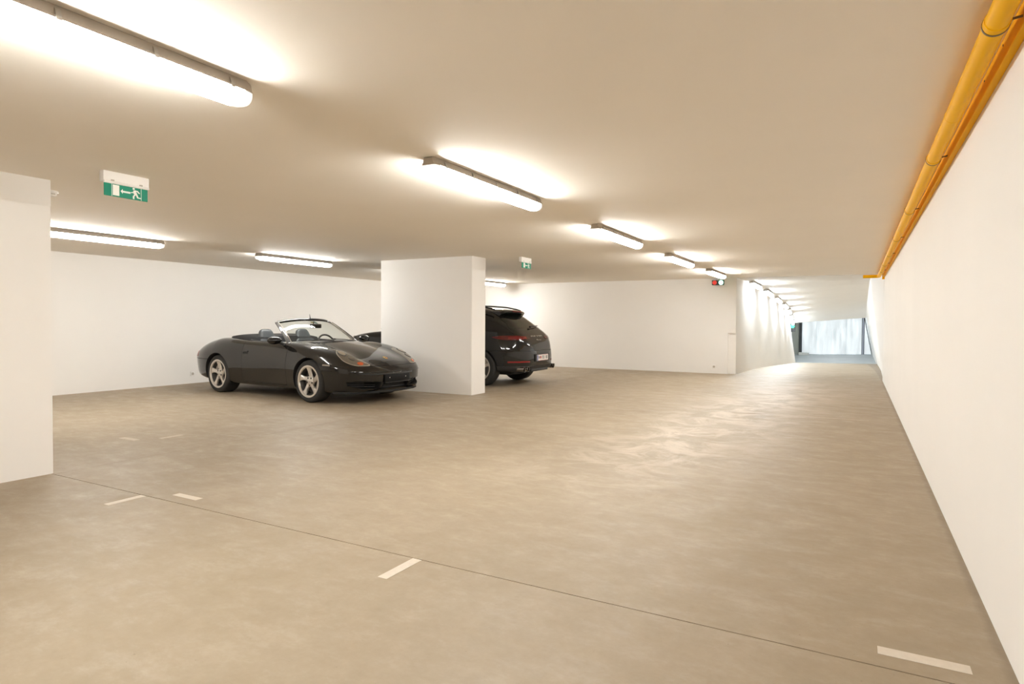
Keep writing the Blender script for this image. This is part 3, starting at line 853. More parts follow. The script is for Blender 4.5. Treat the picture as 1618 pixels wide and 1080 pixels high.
# ------------------------------------------------------------ the open sports car
def convertible():
    root = empty('convertible', 'black two-door convertible with its roof down, parked before the left wall', 'car', (-8.261, 7.657, 0), -0.087)
    f_w = pchip([(-2.285, .16), (-2.26, .36), (-2.2, .53), (-2.1, .67), (-1.95, .77), (-1.75, .84), (-1.5, .878), (-1.175, .888), (-.85, .872), (-.5, .850), (0, .840), (.4, .838), (.75, .848), (1.0, .868), (1.175, .876), (1.35, .868), (1.55, .843), (1.75, .795), (1.9, .730), (2.0, .655), (2.08, .555), (2.14, .42), (2.165, .30), (2.18, .14)])
    f_zb = pchip([(-2.285, .42), (-2.25, .34), (-2.15, .29), (-1.9, .24), (-1.5, .20), (-1.0, .17), (0, .165), (1.0, .165), (1.6, .16), (1.95, .165), (2.05, .19), (2.13, .25), (2.165, .32), (2.18, .39)])
    f_zw = pchip([(-2.285, .50), (-2.2, .54), (-1.8, .57), (-1.175, .56), (0, .50), (1.175, .50), (1.7, .48), (2.0, .46), (2.18, .43)])
    f_yc = pchip([(-2.285, .07), (-2.2, .30), (-2.05, .47), (-1.8, .57), (-1.5, .63), (-1.175, .68), (-.8, .715), (-.4, .735), (.3, .735), (.6, .715), (.9, .69), (1.2, .672), (1.5, .645), (1.75, .59), (1.9, .53), (2.0, .46), (2.1, .34), (2.16, .2), (2.18, .07)])
    f_zc = pchip([(-2.285, .52), (-2.24, .59), (-2.15, .66), (-2.0, .735), (-1.8, .805), (-1.5, .875), (-1.2, .912), (-.9, .905), (-.5, .880), (-.1, .872), (.3, .870), (.6, .868), (.9, .862), (1.2, .838), (1.45, .793), (1.65, .735), (1.85, .655), (2.0, .588), (2.1, .530), (2.16, .48), (2.18, .45)])
    f_z0 = pchip([(-2.285, .53), (-2.24, .615), (-2.15, .69), (-2.0, .765), (-1.8, .840), (-1.5, .915), (-1.25, .955), (-1.0, .965), (-.5, .955), (.3, .935), (.6, .920), (.8, .897), (1.0, .868), (1.3, .818), (1.6, .757), (1.8, .705), (1.93, .664), (2.03, .620), (2.1, .575), (2.16, .51), (2.18, .46)])
    f_dip = pchip([(-2.285, 0), (-1.6, 0), (-.5, 0), (.5, 0), (.8, .006), (1.1, .022), (1.4, .030), (1.7, .018), (1.95, .004), (2.18, 0)])
    def section(x):
        w, zb, zw, yc, zc, z0, dip = (f(x) for f in (f_w, f_zb, f_zw, f_yc, f_zc, f_z0, f_dip))
        zw = max(zw, zb + .02); zc = max(zc, zw + .01); z0 = max(z0, zc * .5 + zw * .5)
        lo = zb + min(.13, .45 * (zw - zb))
        return [(0, zb), (.5 * w, zb), (.84 * w, zb), (.955 * w, zb + .012), (.985 * w, lo), (1.012 * w, zw), (1.0 * w, zw + .38 * (zc - zw)),
                (yc + .72 * (w - yc), zc - .16 * (zc - zw)), (yc + .18 * (w - yc), zc + .018), (yc * .86, zc + .012 - dip * .3), (yc * .66, .5 * (zc + z0) - dip), (yc * .42, .2 * zc + .8 * z0 - dip * .4), (yc * .2, z0), (0, z0)]
    bm = loft_body(stationlist(-2.285, 2.18, 60), section, 40)
    bvh = BVHTree.FromBMesh(bm)
    AXF, AXR = 1.175, -1.175
    cut = []
    for x, r in ((AXF, .352), (AXR, .350)):
        for s in (-1, 1): cut.append((cylinder_cutter(x, .325, r, s * .56, s * 1.1), 1))
    # cockpit well
    cock = [(.66, 0), (.63, .25), (.55, .47), (.42, .60), (.20, .665), (-.15, .685), (-.42, .675), (-.55, .62), (-.60, .40), (-.60, 0)]
    cut.append((prism([p for p in cock] + [(a, -b) for a, b in cock[-2:0:-1]], .36, 1.4, 'z'), 1))
    # front air intakes
    cut.append((prism([(-.27, .225), (.27, .225), (.27, .325), (-.27, .325)], 2.06, 2.4), 1))
    for s in (-1, 1):
        cut.append((prism([(s * .31, .225), (s * .60, .240), (s * .72, .285), (s * .735, .335), (s * .66, .352), (s * .31, .335)], 1.80, 2.4), 1))
    bm = boolean_cut(bm, cut, [M['paint'], M['black'], M['gap']])
    e = .0028
    nearside = lambda c: abs(c.y) > .5
    doorx0, doorx1, doorz = -.50, .640, .235
    for x in (doorx0 - e, doorx0 + e, doorx1 - e, doorx1 + e): cut_plane(bm, (x, 0, 0), (1, 0, 0))
    for z in (doorz - e, doorz + e): cut_plane(bm, (0, 0, z), (0, 0, 1), lambda c: -.6 < c.x < .75)
    HX1, HX0, HY = 2.035, .70, .50
    for x in (HX1 - e, HX1 + e, HX0 - e, HX0 + e): cut_plane(bm, (x, 0, 0), (1, 0, 0), lambda c: c.x > .6 and c.z > .5)
    for y in (-HY - e, -HY + e, HY - e, HY + e): cut_plane(bm, (0, y, 0), (0, 1, 0), lambda c: c.x > .6 and c.z > .5)
    for z in (.560 - e, .560 + e): cut_plane(bm, (0, 0, z), (0, 0, 1), lambda c: c.x > 1.3 or c.x < -1.4)
    EX0, EX1, EY = -2.12, -1.30, .45
    for x in (EX0 - e, EX0 + e, EX1 - e, EX1 + e): cut_plane(bm, (x, 0, 0), (1, 0, 0), lambda c: c.x < -1.2 and c.z > .5)
    for y in (-EY - e, -EY + e, EY - e, EY + e): cut_plane(bm, (0, y, 0), (0, 1, 0), lambda c: c.x < -1.2 and c.z > .5)
    pt = lambda f: f.material_index == 0
    for s in (-1, 1):
        d = split_off(bm, lambda c, f: pt(f) and doorx0 + e < c.x < doorx1 - e and c.z > doorz + e and s * c.y > .60)
        link('door', d, M['paint'], root, 50)
    hd = split_off(bm, lambda c, f: pt(f) and HX0 + e < c.x < HX1 - e and abs(c.y) < HY - e and c.z > .55)
    link('hood', hd, M['paint'], root, 50)
    el = split_off(bm, lambda c, f: pt(f) and EX0 + e < c.x < EX1 - e and abs(c.y) < EY - e and c.z > .6)
    link('engine_lid', el, M['paint'], root, 50)
    fb = split_off(bm, lambda c, f: pt(f) and c.x > 1.3 and c.z < .56 - e)
    link('front_bumper', fb, M['paint'], root, 50)
    rb = split_off(bm, lambda c, f: pt(f) and c.x < -1.4 and c.z < .56 - e)
    link('rear_bumper', rb, M['paint'], root, 50)
    inz = lambda v, a, b: a <= v <= b
    for f in bm.faces:
        c = f.calc_center_median()
        if f.material_index: continue
        if c.z > .2 and abs(c.y) > .55 and c.z > doorz - e and (abs(c.x - doorx0) < e or abs(c.x - doorx1) < e): f.material_index = 2
        elif abs(c.z - doorz) < e and doorx0 - e < c.x < doorx1 + e and abs(c.y) > .55: f.material_index = 2
        elif c.z > .55 and HX0 - e < c.x < HX1 + e and abs(abs(c.y) - HY) < e: f.material_index = 2
        elif c.z > .55 and abs(c.y) < HY + e and (abs(c.x - HX1) < e or abs(c.x - HX0) < e): f.material_index = 2
        elif (c.x > 1.3 or c.x < -1.4) and abs(c.z - .56) < e: f.material_index = 2
        elif c.x < -1.25 and c.z > .6 and EX0 - e < c.x < EX1 + e and abs(abs(c.y) - EY) < e: f.material_index = 2
        elif c.z > .6 and abs(c.y) < EY + e and (abs(c.x - EX0) < e or abs(c.x - EX1) < e): f.material_index = 2
    link('body', bm, [M['paint'], M['black'], M['gap']], root, 50)
    # wheels
    for x in (AXF, AXR):
        for s in (-1, 1):
            w = .225 if x > 0 else .265
            make_wheel(root, x, s * ((.848 if x > 0 else .862) - w / 2), .318, s, .318, w, .236, 'twist')
    # folded soft top
    bm = bmesh.new(); rings = []
    for i in range(15):
        u = i / 14; x = -.50 - .80 * u
        hw = (.705 - .04 * u) * (1 - max(0, (u - .78) / .22) ** 2.4 * .40)
        top = .930 + .066 * math.sin(math.pi * min(1, u * .80 + .12)) ** .8
        base = .83
        rings.append([(x + .06 * (abs(q) ** 2) * (1 - u), q * hw, (base if abs(q) > .999 else top - .030 * abs(q) ** 6 - .012 * abs(q) ** 2)) for q in np.linspace(-1, 1, 21)])
    skin(bm, rings, True, True); bmesh.ops.recalc_face_normals(bm, faces=bm.faces[:])
    link('folded_soft_top', bm, M['fabric'], root, 60)
    # sill trim roll around the cockpit
    bm = bmesh.new()
    half = dense([(.60, .62, .868), (.3, .672, .876), (-.1, .690, .880), (-.42, .685, .890), (-.56, .64, .905)], 4, False)
    half = [(.60, .60, .866), (.42, .632, .872), (.20, .678, .878), (-.15, .698, .880), (-.40, .688, .888), (-.55, .640, .905)]
    for s in (-1, 1):
        tube(bm, [(x, s * y, z) for x, y, z in half], .013, 8)
    link('sill_trim', bm, M['trim'], root, 60)
    # windscreen: base curve and header curve
    def base(v): a = abs(v); return Vector((.80 - .26 * a ** 2.2, v * .665, .895 - .040 * a ** 2))
    def head(v): a = abs(v); return Vector((.165 - .13 * a ** 2.2, v * .545, 1.238 - .050 * a ** 2.6))
    n = 16; vv = [-1 + 2 * k / n for k in range(n + 1)]
    bm = bmesh.new(); rows = []
    for j in range(9):
        t = j / 8; rows.append([bm.verts.new(base(v).lerp(head(v), t) + Vector((.55, 0, .85)).normalized() * .022 * math.sin(math.pi * t)) for v in vv])
    for a, b in zip(rows, rows[1:]):
        for i in range(n): bm.faces.new((a[i], a[i + 1], b[i + 1], b[i]))
    link('windshield', bm, M['glass'], root, 180)
    nb = Vector((.55, 0, .85)).normalized()
    bm = bmesh.new()
    def bar(pts, wid, th, side):
        rings = []
        for i, p in enumerate(pts):
            d = (pts[min(i + 1, len(pts) - 1)] - pts[max(0, i - 1)]).normalized(); s_ = d.cross(nb).normalized() * side; nn = s_.cross(d).normalized(); nn = nn if nn.dot(nb) > 0 else -nn
            ww = wid(i / (len(pts) - 1)) if callable(wid) else wid
            rings.append([p + s_ * (ww * a) + nn * (th * b) for a, b in ((-.25, .35), (0, .62), (.55, .70), (1.0, .25), (1.0, -.55), (.5, -.9), (-.2, -.6))])
        skin(bm, rings)
    for s in (-1, 1):
        pts = [base(s).lerp(head(s), k / 8) + nb * .022 * math.sin(math.pi * k / 8) * .6 for k in range(-1, 9)]
        bar(pts, lambda t: .062 - .018 * t, .022, s)
    pts = [head(v) for v in vv]
    bar(pts, .045, .022, -1)
    bmesh.ops.recalc_face_normals(bm, faces=bm.faces[:])
    link('windshield_frame', bm, M['paint'], root, 45)
    bm = bmesh.new()
    for s in (-1, 1): tube(bm, [base(s * .985).lerp(head(s * .985), k / 8) + nb * (.022 * math.sin(math.pi * k / 8) * .7 + .008) for k in range(9)], .005, 6)
    link('glass_seal', bm, M['lensrim'], root, 60)
    bm = bmesh.new(); rings = []
    for v in vv:
        p = base(v * 1.02); rings.append([p + Vector(d) for d in ((.05, 0, -.012), (.045, 0, .002), (-.01, 0, .012), (-.03, 0, .004), (-.03, 0, -.05), (.04, 0, -.05))])
    skin(bm, rings); bmesh.ops.recalc_face_normals(bm, faces=bm.faces[:]); link('cowl', bm, M['trim'], root, 60)
    for y0, y1 in ((.52, -.02), (-.05, -.56)):
        bm = bmesh.new(); a = base(y0 / .665); b = base(y1 / .665)
        tube(bm, [a + Vector((.02, 0, .012)), (a + b) / 2 + Vector((.005, 0, .034)), b + Vector((-.04, 0, .040))], [.008, .007, .005], 6); link('wiper', bm, M['black'], root, 60)
    # antenna base on the header
    bm = bmesh.new(); p = head(0) + Vector((-.01, 0, .012))
    tube(bm, [p + Vector((.012, 0, -.006)), p + Vector((.004, 0, .012)), p + Vector((-.012, 0, .085))], [.014, .008, .0022], 8); link('antenna', bm, M['black'], root, 60)
    # interior
    bm = bmesh.new(); rings = []
    for v in [-1 + k / 8 for k in range(17)]:
        y = v * .63; h = .885 - .03 * abs(v) ** 3 + (.022 * math.exp(-((y - .37) / .16) ** 2))
        rings.append([(.62 - .20 * abs(v) ** 2, y, h - .03), (.45 - .10 * abs(v) ** 2, y, h), (.30, y, h - .02), (.235, y, h - .08), (.26, y, h - .20), (.40, y, h - .32), (.62 - .20 * abs(v) ** 2, y, h - .2)])
    skin(bm, rings); bmesh.ops.recalc_face_normals(bm, faces=bm.faces[:]); link('dashboard', bm, M['leather'], root, 50)
    def seat(y):
        bm = bmesh.new()
        prof = [(0.0, .235, .0), (.10, .25, .02), (.28, .25, .03), (.45, .235, .03), (.55, .20, .02), (.62, .155, .01), (.69, .142, .0), (.75, .128, .0), (.79, .104, .0), (.81, .07, 0)]
        rings = []
        for t, hw, bol in prof:
            cx = -.27 - t * .36; cz = .40 + t * .83; th = .055 if t < .6 else .042
            if t in (0.0, .81): th *= .5
            ring = []
            for k in range(16):
                a = 2 * math.pi * k / 16; cy, cx_ = math.cos(a), math.sin(a)
                yy = math.copysign(abs(cy) ** .6, cy) * hw; xx = math.copysign(abs(cx_) ** .6, cx_) * th
                if cx_ > 0: xx += bol * (abs(yy) / hw) ** 2 * 1.4 - bol * .5
                ring.append((cx + xx * .93, y + yy, cz + xx * .35))
            rings.append(ring)
        skin(bm, rings); bmesh.ops.recalc_face_normals(bm, faces=bm.faces[:])
        s_ = link('seat', bm, M['leather'], root, 60)
        c = bbox(-.30, .20, y - .24, y + .24, .34, .47, .05, 3); link('seat_cushion', c, M['leather'], s_, 60)
        return s_
    seat(-.37); seat(.37)
    for y in (-.30, .30):
        bm = bbox(-.78, -.60, y - .2, y + .2, .62, .86, .05, 3); link('rear_seat', bm, M['leather'], root, 60)
    # steering wheel
    bm = bmesh.new(); c = Vector((.14, .37, .815)); ax = Vector((.92, 0, .38)).normalized(); u = Vector((0, 1, 0)); w_ = ax.cross(u)
    ring = [c + u * math.cos(t) * .18 + w_ * math.sin(t) * .18 for t in [2 * math.pi * k / 36 for k in range(37)]]
    tube(bm, ring, .015, 8, False); sw = link('steering_wheel', bm, M['black'], root, 60)
    bm = bmesh.new()
    for t in (math.radians(10), math.radians(170), math.radians(-90), math.radians(-60)): tube(bm, [c, c + u * math.cos(t) * .172 + w_ * math.sin(t) * .172], [.024, .014], 8)
    tube(bm, [c - ax * .012, c + ax * .02], .055, 16); tube(bm, [c, c + ax * .22], .03, 10); link('steering_spoke', bm, M['black'], sw, 60)
    # interior mirror with toll sticker
    bm = bbox(-.015, .015, -.115, .115, -.035, .035, .013, 3)
    mi = link('interior_mirror', bm, M['black'], root, 60, (.235, .05, 1.135))
    bm = bmesh.new(); tube(bm, [(0, -.05, .02), (.02, -.05, .08)], .008, 8); link('mirror_stalk', bm, M['black'], mi, 60)
    bm = bmesh.new()
    def glasspt(v, t, o): return base(v).lerp(head(v), t) + nb * (.022 * math.sin(math.pi * t) + o)
    def stick(v0, v1, t0, t1, m, nm):
        bm = bmesh.new()
        a = [bm.verts.new(glasspt(v, t, -.004)) for v, t in ((v0, t0), (v1, t0), (v1, t1), (v0, t1))]; b = [bm.verts.new(glasspt(v, t, -.006)) for v, t in ((v0, t0), (v1, t0), (v1, t1), (v0, t1))]
        bm.faces.new(a); bm.faces.new(b[::-1])
        for i in range(4): bm.faces.new((a[i], a[(i + 1) % 4], b[(i + 1) % 4], b[i]))
        bmesh.ops.recalc_face_normals(bm, faces=bm.faces[:]); link(nm, bm, m, root)
    stick(.00, .10, .80, .92, M['sticker'], 'toll_sticker'); stick(-.10, -.015, .84, .92, M['stickeryellow'], 'toll_sticker')
    # door mirrors
    for s in (-1, 1):
        bm = bmesh.new(); rings = []
        for i in range(9):
            t = i / 8; k = math.sqrt(max(.02, 1 - (2 * t - 1) ** 2 * .97))
            y = s * (.80 + .235 * t)
            ring = []
            for q in range(14):
                a = 2 * math.pi * q / 14; ca, sa = math.cos(a), math.sin(a)
                ring.append((.475 + (ca * .085 if ca > 0 else ca * .035) * k - .02 * t, y, .915 + sa * .062 * k + .004))
            rings.append(ring)
        skin(bm, rings); bmesh.ops.recalc_face_normals(bm, faces=bm.faces[:])
        mr = link('door_mirror', bm, M['paint'], root, 60)
        bm = bmesh.new(); tube(bm, [(.50, s * .74, .835), (.50, s * .80, .865), (.48, s * .87, .895)], [.034, .028, .022], 8); link('mirror_foot', bm, M['trim'], mr, 60)
        bm = bmesh.new(); rings = [[(.436 - .012 * 1, s * (.92 + .095 * math.cos(a)), .918 + .043 * math.sin(a)) for a in [2 * math.pi * k / 20 for k in range(20)]], [(.446, s * (.92 + .095 * math.cos(a)), .918 + .043 * math.sin(a)) for a in [2 * math.pi * k / 20 for k in range(20)]]]
        skin(bm, rings); bmesh.ops.recalc_face_normals(bm, faces=bm.faces[:]); link('mirror_glass', bm, M['mirrorglass'], mr, 30)
        # door handle in its shallow recess
        h = patch(bvh, lin([(-.475, s * .85, .680), (-.345, s * .85, .684), (-.345, s * .85, .732), (-.475, s * .85, .728)], 5), (0, s, .15), off=.0015, depth=.004); link('handle_recess', h, M['black'], root, 60)
        h = patch(bvh, lin([(-.47, s * .85, .714), (-.350, s * .85, .718), (-.350, s * .85, .733), (-.47, s * .85, .729)], 4), (0, s, .15), off=.012, depth=.004); link('door_handle', h, M['paint'], root, 60)
        # headlamp
        vw = (.50, .42 * s, .78)
        ol = dense([(1.500, .575, .78), (1.562, .648, .771), (1.626, .695, .737), (1.716, .714, .686), (1.800, .714, .636), (1.906, .675, .59), (1.99, .600, .565), (2.052, .475, .566), (2.040, .425, .577), (1.947, .455, .627), (1.803, .480, .683), (1.680, .492, .725), (1.56, .515, .765)], 4)
        ol = [Vector((p.x, s * p.y, p.z)) for p in ol]
        if s < 0: ol = ol[::-1]
        hl = patch(bvh, ol, vw, rings=7, off=.004, depth=.006); L_ = link('headlight', hl, M['lensrim'], root, 60)
        link('headlight_lens', patch(bvh, ol, vw, rings=7, off=.0065, depth=.001, shrink=.93), M['lens'], L_, 60)
        def disc(cx, cy, cz, r, n_, off, m, stretch=1.35):
            o2 = [Vector((cx + stretch * r * math.cos(t), s * (cy + r * math.sin(t) * .8), cz - stretch * r * math.cos(t) * .45)) for t in [2 * math.pi * k / 24 for k in range(24)]]
            if s < 0: o2 = o2[::-1]
            link(n_, patch(bvh, o2, vw, rings=4, off=off, depth=.001), m, L_, 60)
        disc(1.650, .620, .727, .066, 'lamp_bezel', .0105, M['trim']); disc(1.650, .620, .727, .054, 'projector', .0135, M['proj'])
        disc(1.83, .585, .660, .055, 'lamp_bezel', .0105, M['trim'], 1.1); disc(1.83, .585, .660, .046, 'projector', .0130, M['lens'], 1.1)
        o2 = dense([(1.945, .582, .61), (1.975, .590, .585), (2.008, .545, .573), (1.988, .508, .600), (1.960, .530, .615)], 4)
        o2 = [Vector((p.x, s * p.y, p.z)) for p in o2]
        if s < 0: o2 = o2[::-1]
        link('indicator', patch(bvh, o2, vw, rings=4, off=.010, depth=.002), M['orange'], L_, 60)
        link('side_marker', patch(bvh, lin([(1.50, s * .84, .565), (1.63, s * .83, .563), (1.63, s * .83, .585), (1.50, s * .84, .588)], 5), (.15, s, .1), off=.004, depth=.004), M['marker'], root, 60)
        # tail lamp
        tl = [Vector((-1.86, s * .82, .60)), Vector((-2.02, s * .74, .59)), Vector((-2.18, s * .56, .59)), Vector((-2.18, s * .52, .66)), Vector((-2.05, s * .66, .69)), Vector((-1.90, s * .78, .68))]
        tl = dense(tl, 5)
        link('tail_light', patch(bvh, tl if s < 0 else tl[::-1], (-.75, s * .65, .25), rings=6, off=.004, depth=.005), M['redbright2'], root, 60)
    # grille slats, splitter, number plate carrier
    for z in (.245, .275, .305):
        bm = bmesh.new(); tube(bm, [(2.085, -.26, z), (2.10, 0, z), (2.085, .26, z)], .006, 6); link('grille_slat', bm, M['trim'], root, 60)
        for s in (-1, 1):
            bm = bmesh.new(); tube(bm, [(1.86, s * .71, z + .03), (1.97, s * .55, z + .02), (2.04, s * .33, z + .01)], .006, 6); link('grille_slat', bm, M['trim'], root, 60)
    ly = [(-.78, 1.70), (-.74, 1.84), (-.64, 1.985), (-.48, 2.075), (-.25, 2.135), (0, 2.155)]
    full = ly + [(-a, b) for a, b in ly[-2::-1]]
    bm = bmesh.new(); rings = []
    for y, x in full:
        rings.append([(x - .06, y, .190), (x - .012, y, .192), (x - .004, y, .180), (x - .012, y, .165), (x - .06, y, .160)])
    skin(bm, rings); bmesh.ops.recalc_face_normals(bm, faces=bm.faces[:]); link('front_lip', bm, M['black'], root, 50)
    bm = bbox(2.165, 2.192, -.265, .265, .315, .435, .006); pc = link('plate_carrier', bm, M['carrier'], root, 50)
    for y in (-.17, .17):
        bm = bmesh.new(); lathe(bm, [(.001, 2.196), (.008, 2.195), (.009, 2.191), (.001, 2.19)], 10, 'x', (0, y, .385)); link('plate_screw', bm, M['chrome'], pc, 60)
    link('plate_rail', bbox(2.185, 2.197, -.262, .262, .310, .320, .003), M['trim'], pc)
    pts = []
    for q in np.linspace(-.70, .70, 29):
        dv = Vector((-1, -q * .35, 0)).normalized(); h = bvh.ray_cast(Vector((2.15, q, .474)) - dv * 1.2, dv)
        pts.append(h[0] - dv * .001)
    bm = bmesh.new(); tube(bm, pts, .008, 8); link('bumper_ridge', bm, M['paint'], root, 60)
    # bonnet shield
    o2 = dense([(1.965, .000, .655), (1.955, .026, .655), (1.915, .030, .668), (1.895, .024, .675), (1.895, -.024, .675), (1.915, -.030, .668), (1.955, -.026, .655)], 3)
    bd = link('hood_badge', patch(bvh, o2, (.3, 0, 1), rings=3, off=.004, depth=.003), M['gold'], root, 60)
    o2 = [Vector((1.928 + .013 * math.cos(t), .011 * math.sin(t), .664 - .005 * math.cos(t))) for t in [2 * math.pi * k / 14 for k in range(14)]]
    link('badge_shield', patch(bvh, o2, (.3, 0, 1), rings=2, off=.006, depth=.001), M['ink'], bd, 60)
    o2 = lin([(1.953, .004, .656), (1.953, .022, .656), (1.934, .024, .662), (1.934, .004, .662)], 2)
    link('badge_stripe', patch(bvh, o2, (.3, 0, 1), rings=2, off=.006, depth=.001), M['platered'], bd, 60)
    # exhausts and underside
    for s in (-1, 1):
        bm = bmesh.new(); tube(bm, [(-2.0, s * .50, .27), (-2.29, s * .50, .27)], .04, 20); link('exhaust_tip', bm, M['chrome'], root, 60)
    bm = bbox(-1.9, 1.75, -.50, .50, .135, .19, .02); link('underbody', bm, M['black'], root, 40)
    return root
convertible()

# ------------------------------------------------------------ the sport utility vehicle
def suv():
    root = empty('sport_utility_vehicle', 'black SUV seen from behind, half hidden by the middle wall pillar', 'car', (-7.645, 10.982, 0), 3.162)
    root.scale = (.96, .96, .96)
    f_w = pchip([(-2.345, .26), (-2.33, .46), (-2.29, .60), (-2.22, .715), (-2.1, .815), (-1.9, .905), (-1.65, .955), (-1.4, .965), (-1.0, .952), (0, .935), (1.0, .945), (1.4, .960), (1.7, .935), (1.95, .88), (2.12, .79), (2.24, .66), (2.31, .48), (2.34, .26)])
    f_zb = pchip([(-2.345, .44), (-2.32, .36), (-2.25, .32), (-1.9, .29), (-1.4, .27), (0, .24), (1.5, .26), (2.0, .27), (2.25, .30), (2.34, .42)])
    f_sh = pchip([(-2.345, .60), (-2.33, .70), (-2.30, .78), (-2.25, .86), (-2.2, .93), (-2.12, 1.0), (-2.0, 1.05), (-1.8, 1.09), (-1.4, 1.10), (-.8, 1.08), (0, 1.045), (.8, 1.03), (1.3, 1.015), (1.7, .965), (2.0, .90), (2.2, .80), (2.3, .68), (2.34, .58)])
    f_zr = pchip([(-2.345, .66), (-2.33, .76), (-2.30, .84), (-2.26, .92), (-2.20, 1.00), (-2.10, 1.10), (-1.95, 1.22), (-1.80, 1.335), (-1.65, 1.435), (-1.50, 1.505), (-1.2, 1.565), (-.8, 1.60), (-.4, 1.612), (0, 1.60), (.3, 1.545), (.6, 1.40), (.9, 1.23), (1.1, 1.125), (1.25, 1.085), (1.6, 1.045), (1.9, .985), (2.1, .915), (2.25, .815), (2.32, .70), (2.34, .62)])
    f_yr = pchip([(-2.345, .16), (-2.3, .40), (-2.2, .53), (-2.0, .555), (-1.8, .545), (-1.5, .555), (-1.0, .60), (-.4, .62), (.3, .60), (.8, .60), (1.1, .60), (1.6, .58), (2.0, .48), (2.25, .32), (2.34, .14)])
    def section(x):
        w, zb, sh, zr, yr = (f(x) for f in (f_w, f_zb, f_sh, f_zr, f_yr))
        zr = max(zr, sh + .015)
        gh = zr - sh
        kk = 1 - .07 * min(1, max(0, (-1.75 - x) / .25))
        return [(0, zb), (.55 * w, zb), (.88 * w, zb), (.97 * w, zb + .02), (.985 * w, zb + .12), (1.008 * w, .5 * (zb + sh) + .02), (1.0 * w * kk, sh - .10 * min(1, (sh - zb) * 2)), (.955 * w * kk, sh - .005), (.90 * w * kk, sh + .02 + .12 * gh),
                (.5 * (.86 * w * kk + yr), sh + .62 * gh), (yr + .03, zr - .10 * min(1, gh * 3)), (yr * .86, zr - .008), (yr * .5, zr), (0, zr + .004)]
    bm = loft_body(stationlist(-2.345, 2.34, 60), section, 40)
    bvh = BVHTree.FromBMesh(bm)
    cut = []
    for x in (1.405, -1.4):
        for s in (-1, 1): cut.append((cylinder_cutter(x, .37, .40, s * .62, s * 1.2), 1))
    bm = boolean_cut(bm, cut, [M['paint2'], M['black'], M['gap']])
    e = .003
    for z in (.415 - e, .415 + e): cut_plane(bm, (0, 0, z), (0, 0, 1))
    for z in (.705 - e, .705 + e): cut_plane(bm, (0, 0, z), (0, 0, 1), lambda c: c.x < -1.4 or c.x > 1.4)
    for y in (-.72 - e, -.72 + e, .72 - e, .72 + e): cut_plane(bm, (0, y, 0), (0, 1, 0), lambda c: c.x < -1.5 and c.z > .6)
    for x in (1.13 - e, 1.13 + e): cut_plane(bm, (x, 0, 0), (1, 0, 0), lambda c: c.z > .7)
    pt = lambda f: f.material_index == 0
    link('lower_cladding', split_off(bm, lambda c, f: pt(f) and c.z < .415 - e), M['trim'], root, 50)
    link('tailgate', split_off(bm, lambda c, f: pt(f) and c.x < -1.55 and abs(c.y) < .72 - e and c.z > .705 + e), M['paint2'], root, 50)
    link('rear_bumper', split_off(bm, lambda c, f: pt(f) and c.x < -1.72 and c.z < .705 - e), M['paint2'], root, 50)
    link('front_bumper', split_off(bm, lambda c, f: pt(f) and c.x > 1.72 and c.z < .705 - e), M['paint2'], root, 50)
    link('hood', split_off(bm, lambda c, f: pt(f) and c.x > 1.13 + e and c.z > .86 and f.normal.z > .45), M['paint2'], root, 50)
    for f in bm.faces:
        c = f.calc_center_median()
        if f.material_index == 0 and ((abs(c.z - .705) < e and (c.x < -1.5 or c.x > 1.5)) or (c.x < -1.5 and c.z > .7 and abs(abs(c.y) - .72) < e)): f.material_index = 2
    link('body', bm, [M['paint2'], M['black'], M['gap']], root, 50)
    for x in (1.405, -1.4):
        for s in (-1, 1):
            make_wheel(root, x, s * (.945 - .14), .366, s, .366, .28, .255, 'straight')
    back = (-1, 0, .25)
    # glazing
    link('rear_window', patch(bvh, dense([(-2.0, -.63, 1.155), (-2.03, 0, 1.148), (-2.0, .63, 1.155), (-1.85, .60, 1.25), (-1.66, .50, 1.40), (-1.62, 0, 1.425), (-1.66, -.50, 1.40), (-1.85, -.60, 1.25)], 5), (-.8, 0, .6), rings=6, off=.003, depth=.004), M['darkglass'], root, 60)
    link('windscreen', patch(bvh, dense([(1.08, -.66, 1.10), (1.16, 0, 1.11), (1.08, .66, 1.10), (.70, .62, 1.28), (.36, .54, 1.49), (.38, 0, 1.52), (.36, -.54, 1.49), (.70, -.62, 1.28)], 4), (.7, 0, .7), rings=6, off=.003, depth=.004), M['darkglass'], root, 60)
    for s in (-1, 1):
        side = (0, s, .45)
        for nm, ol in (('side_window', [(.78, s * .8, 1.10), (-.02, s * .8, 1.12), (-.02, s * .72, 1.50), (.25, s * .72, 1.47), (.55, s * .76, 1.30)]), ('side_window', [(-.08, s * .8, 1.12), (-.85, s * .8, 1.15), (-.95, s * .72, 1.46), (-.08, s * .72, 1.51)]), ('quarter_window', [(-.93, s * .8, 1.16), (-1.45, s * .78, 1.22), (-1.30, s * .72, 1.40), (-1.02, s * .72, 1.46)])):
            o2 = lin(ol, 4); link(nm, patch(bvh, o2 if s > 0 else o2[::-1], side, rings=5, off=.003, depth=.004), M['darkglass'], root, 60)
        # roof rail
        bm = bmesh.new(); pts = [(.35, s * .60, 1.535), (.28, s * .60, 1.565)] + [(x, s * (.60 + .012 * math.sin((x + 1.5) * 2)), z) for x, z in ((0, 1.61), (-.4, 1.632), (-.8, 1.622), (-1.2, 1.592))] + [(-1.46, s * .575, 1.548), (-1.56, s * .57, 1.515)]
        tube(bm, pts, .016, 8); link('roof_rail', bm, M['trim'], root, 60)
        # tail lamp wrapping onto the flank
        vw = (-.80, s * .6, .12)
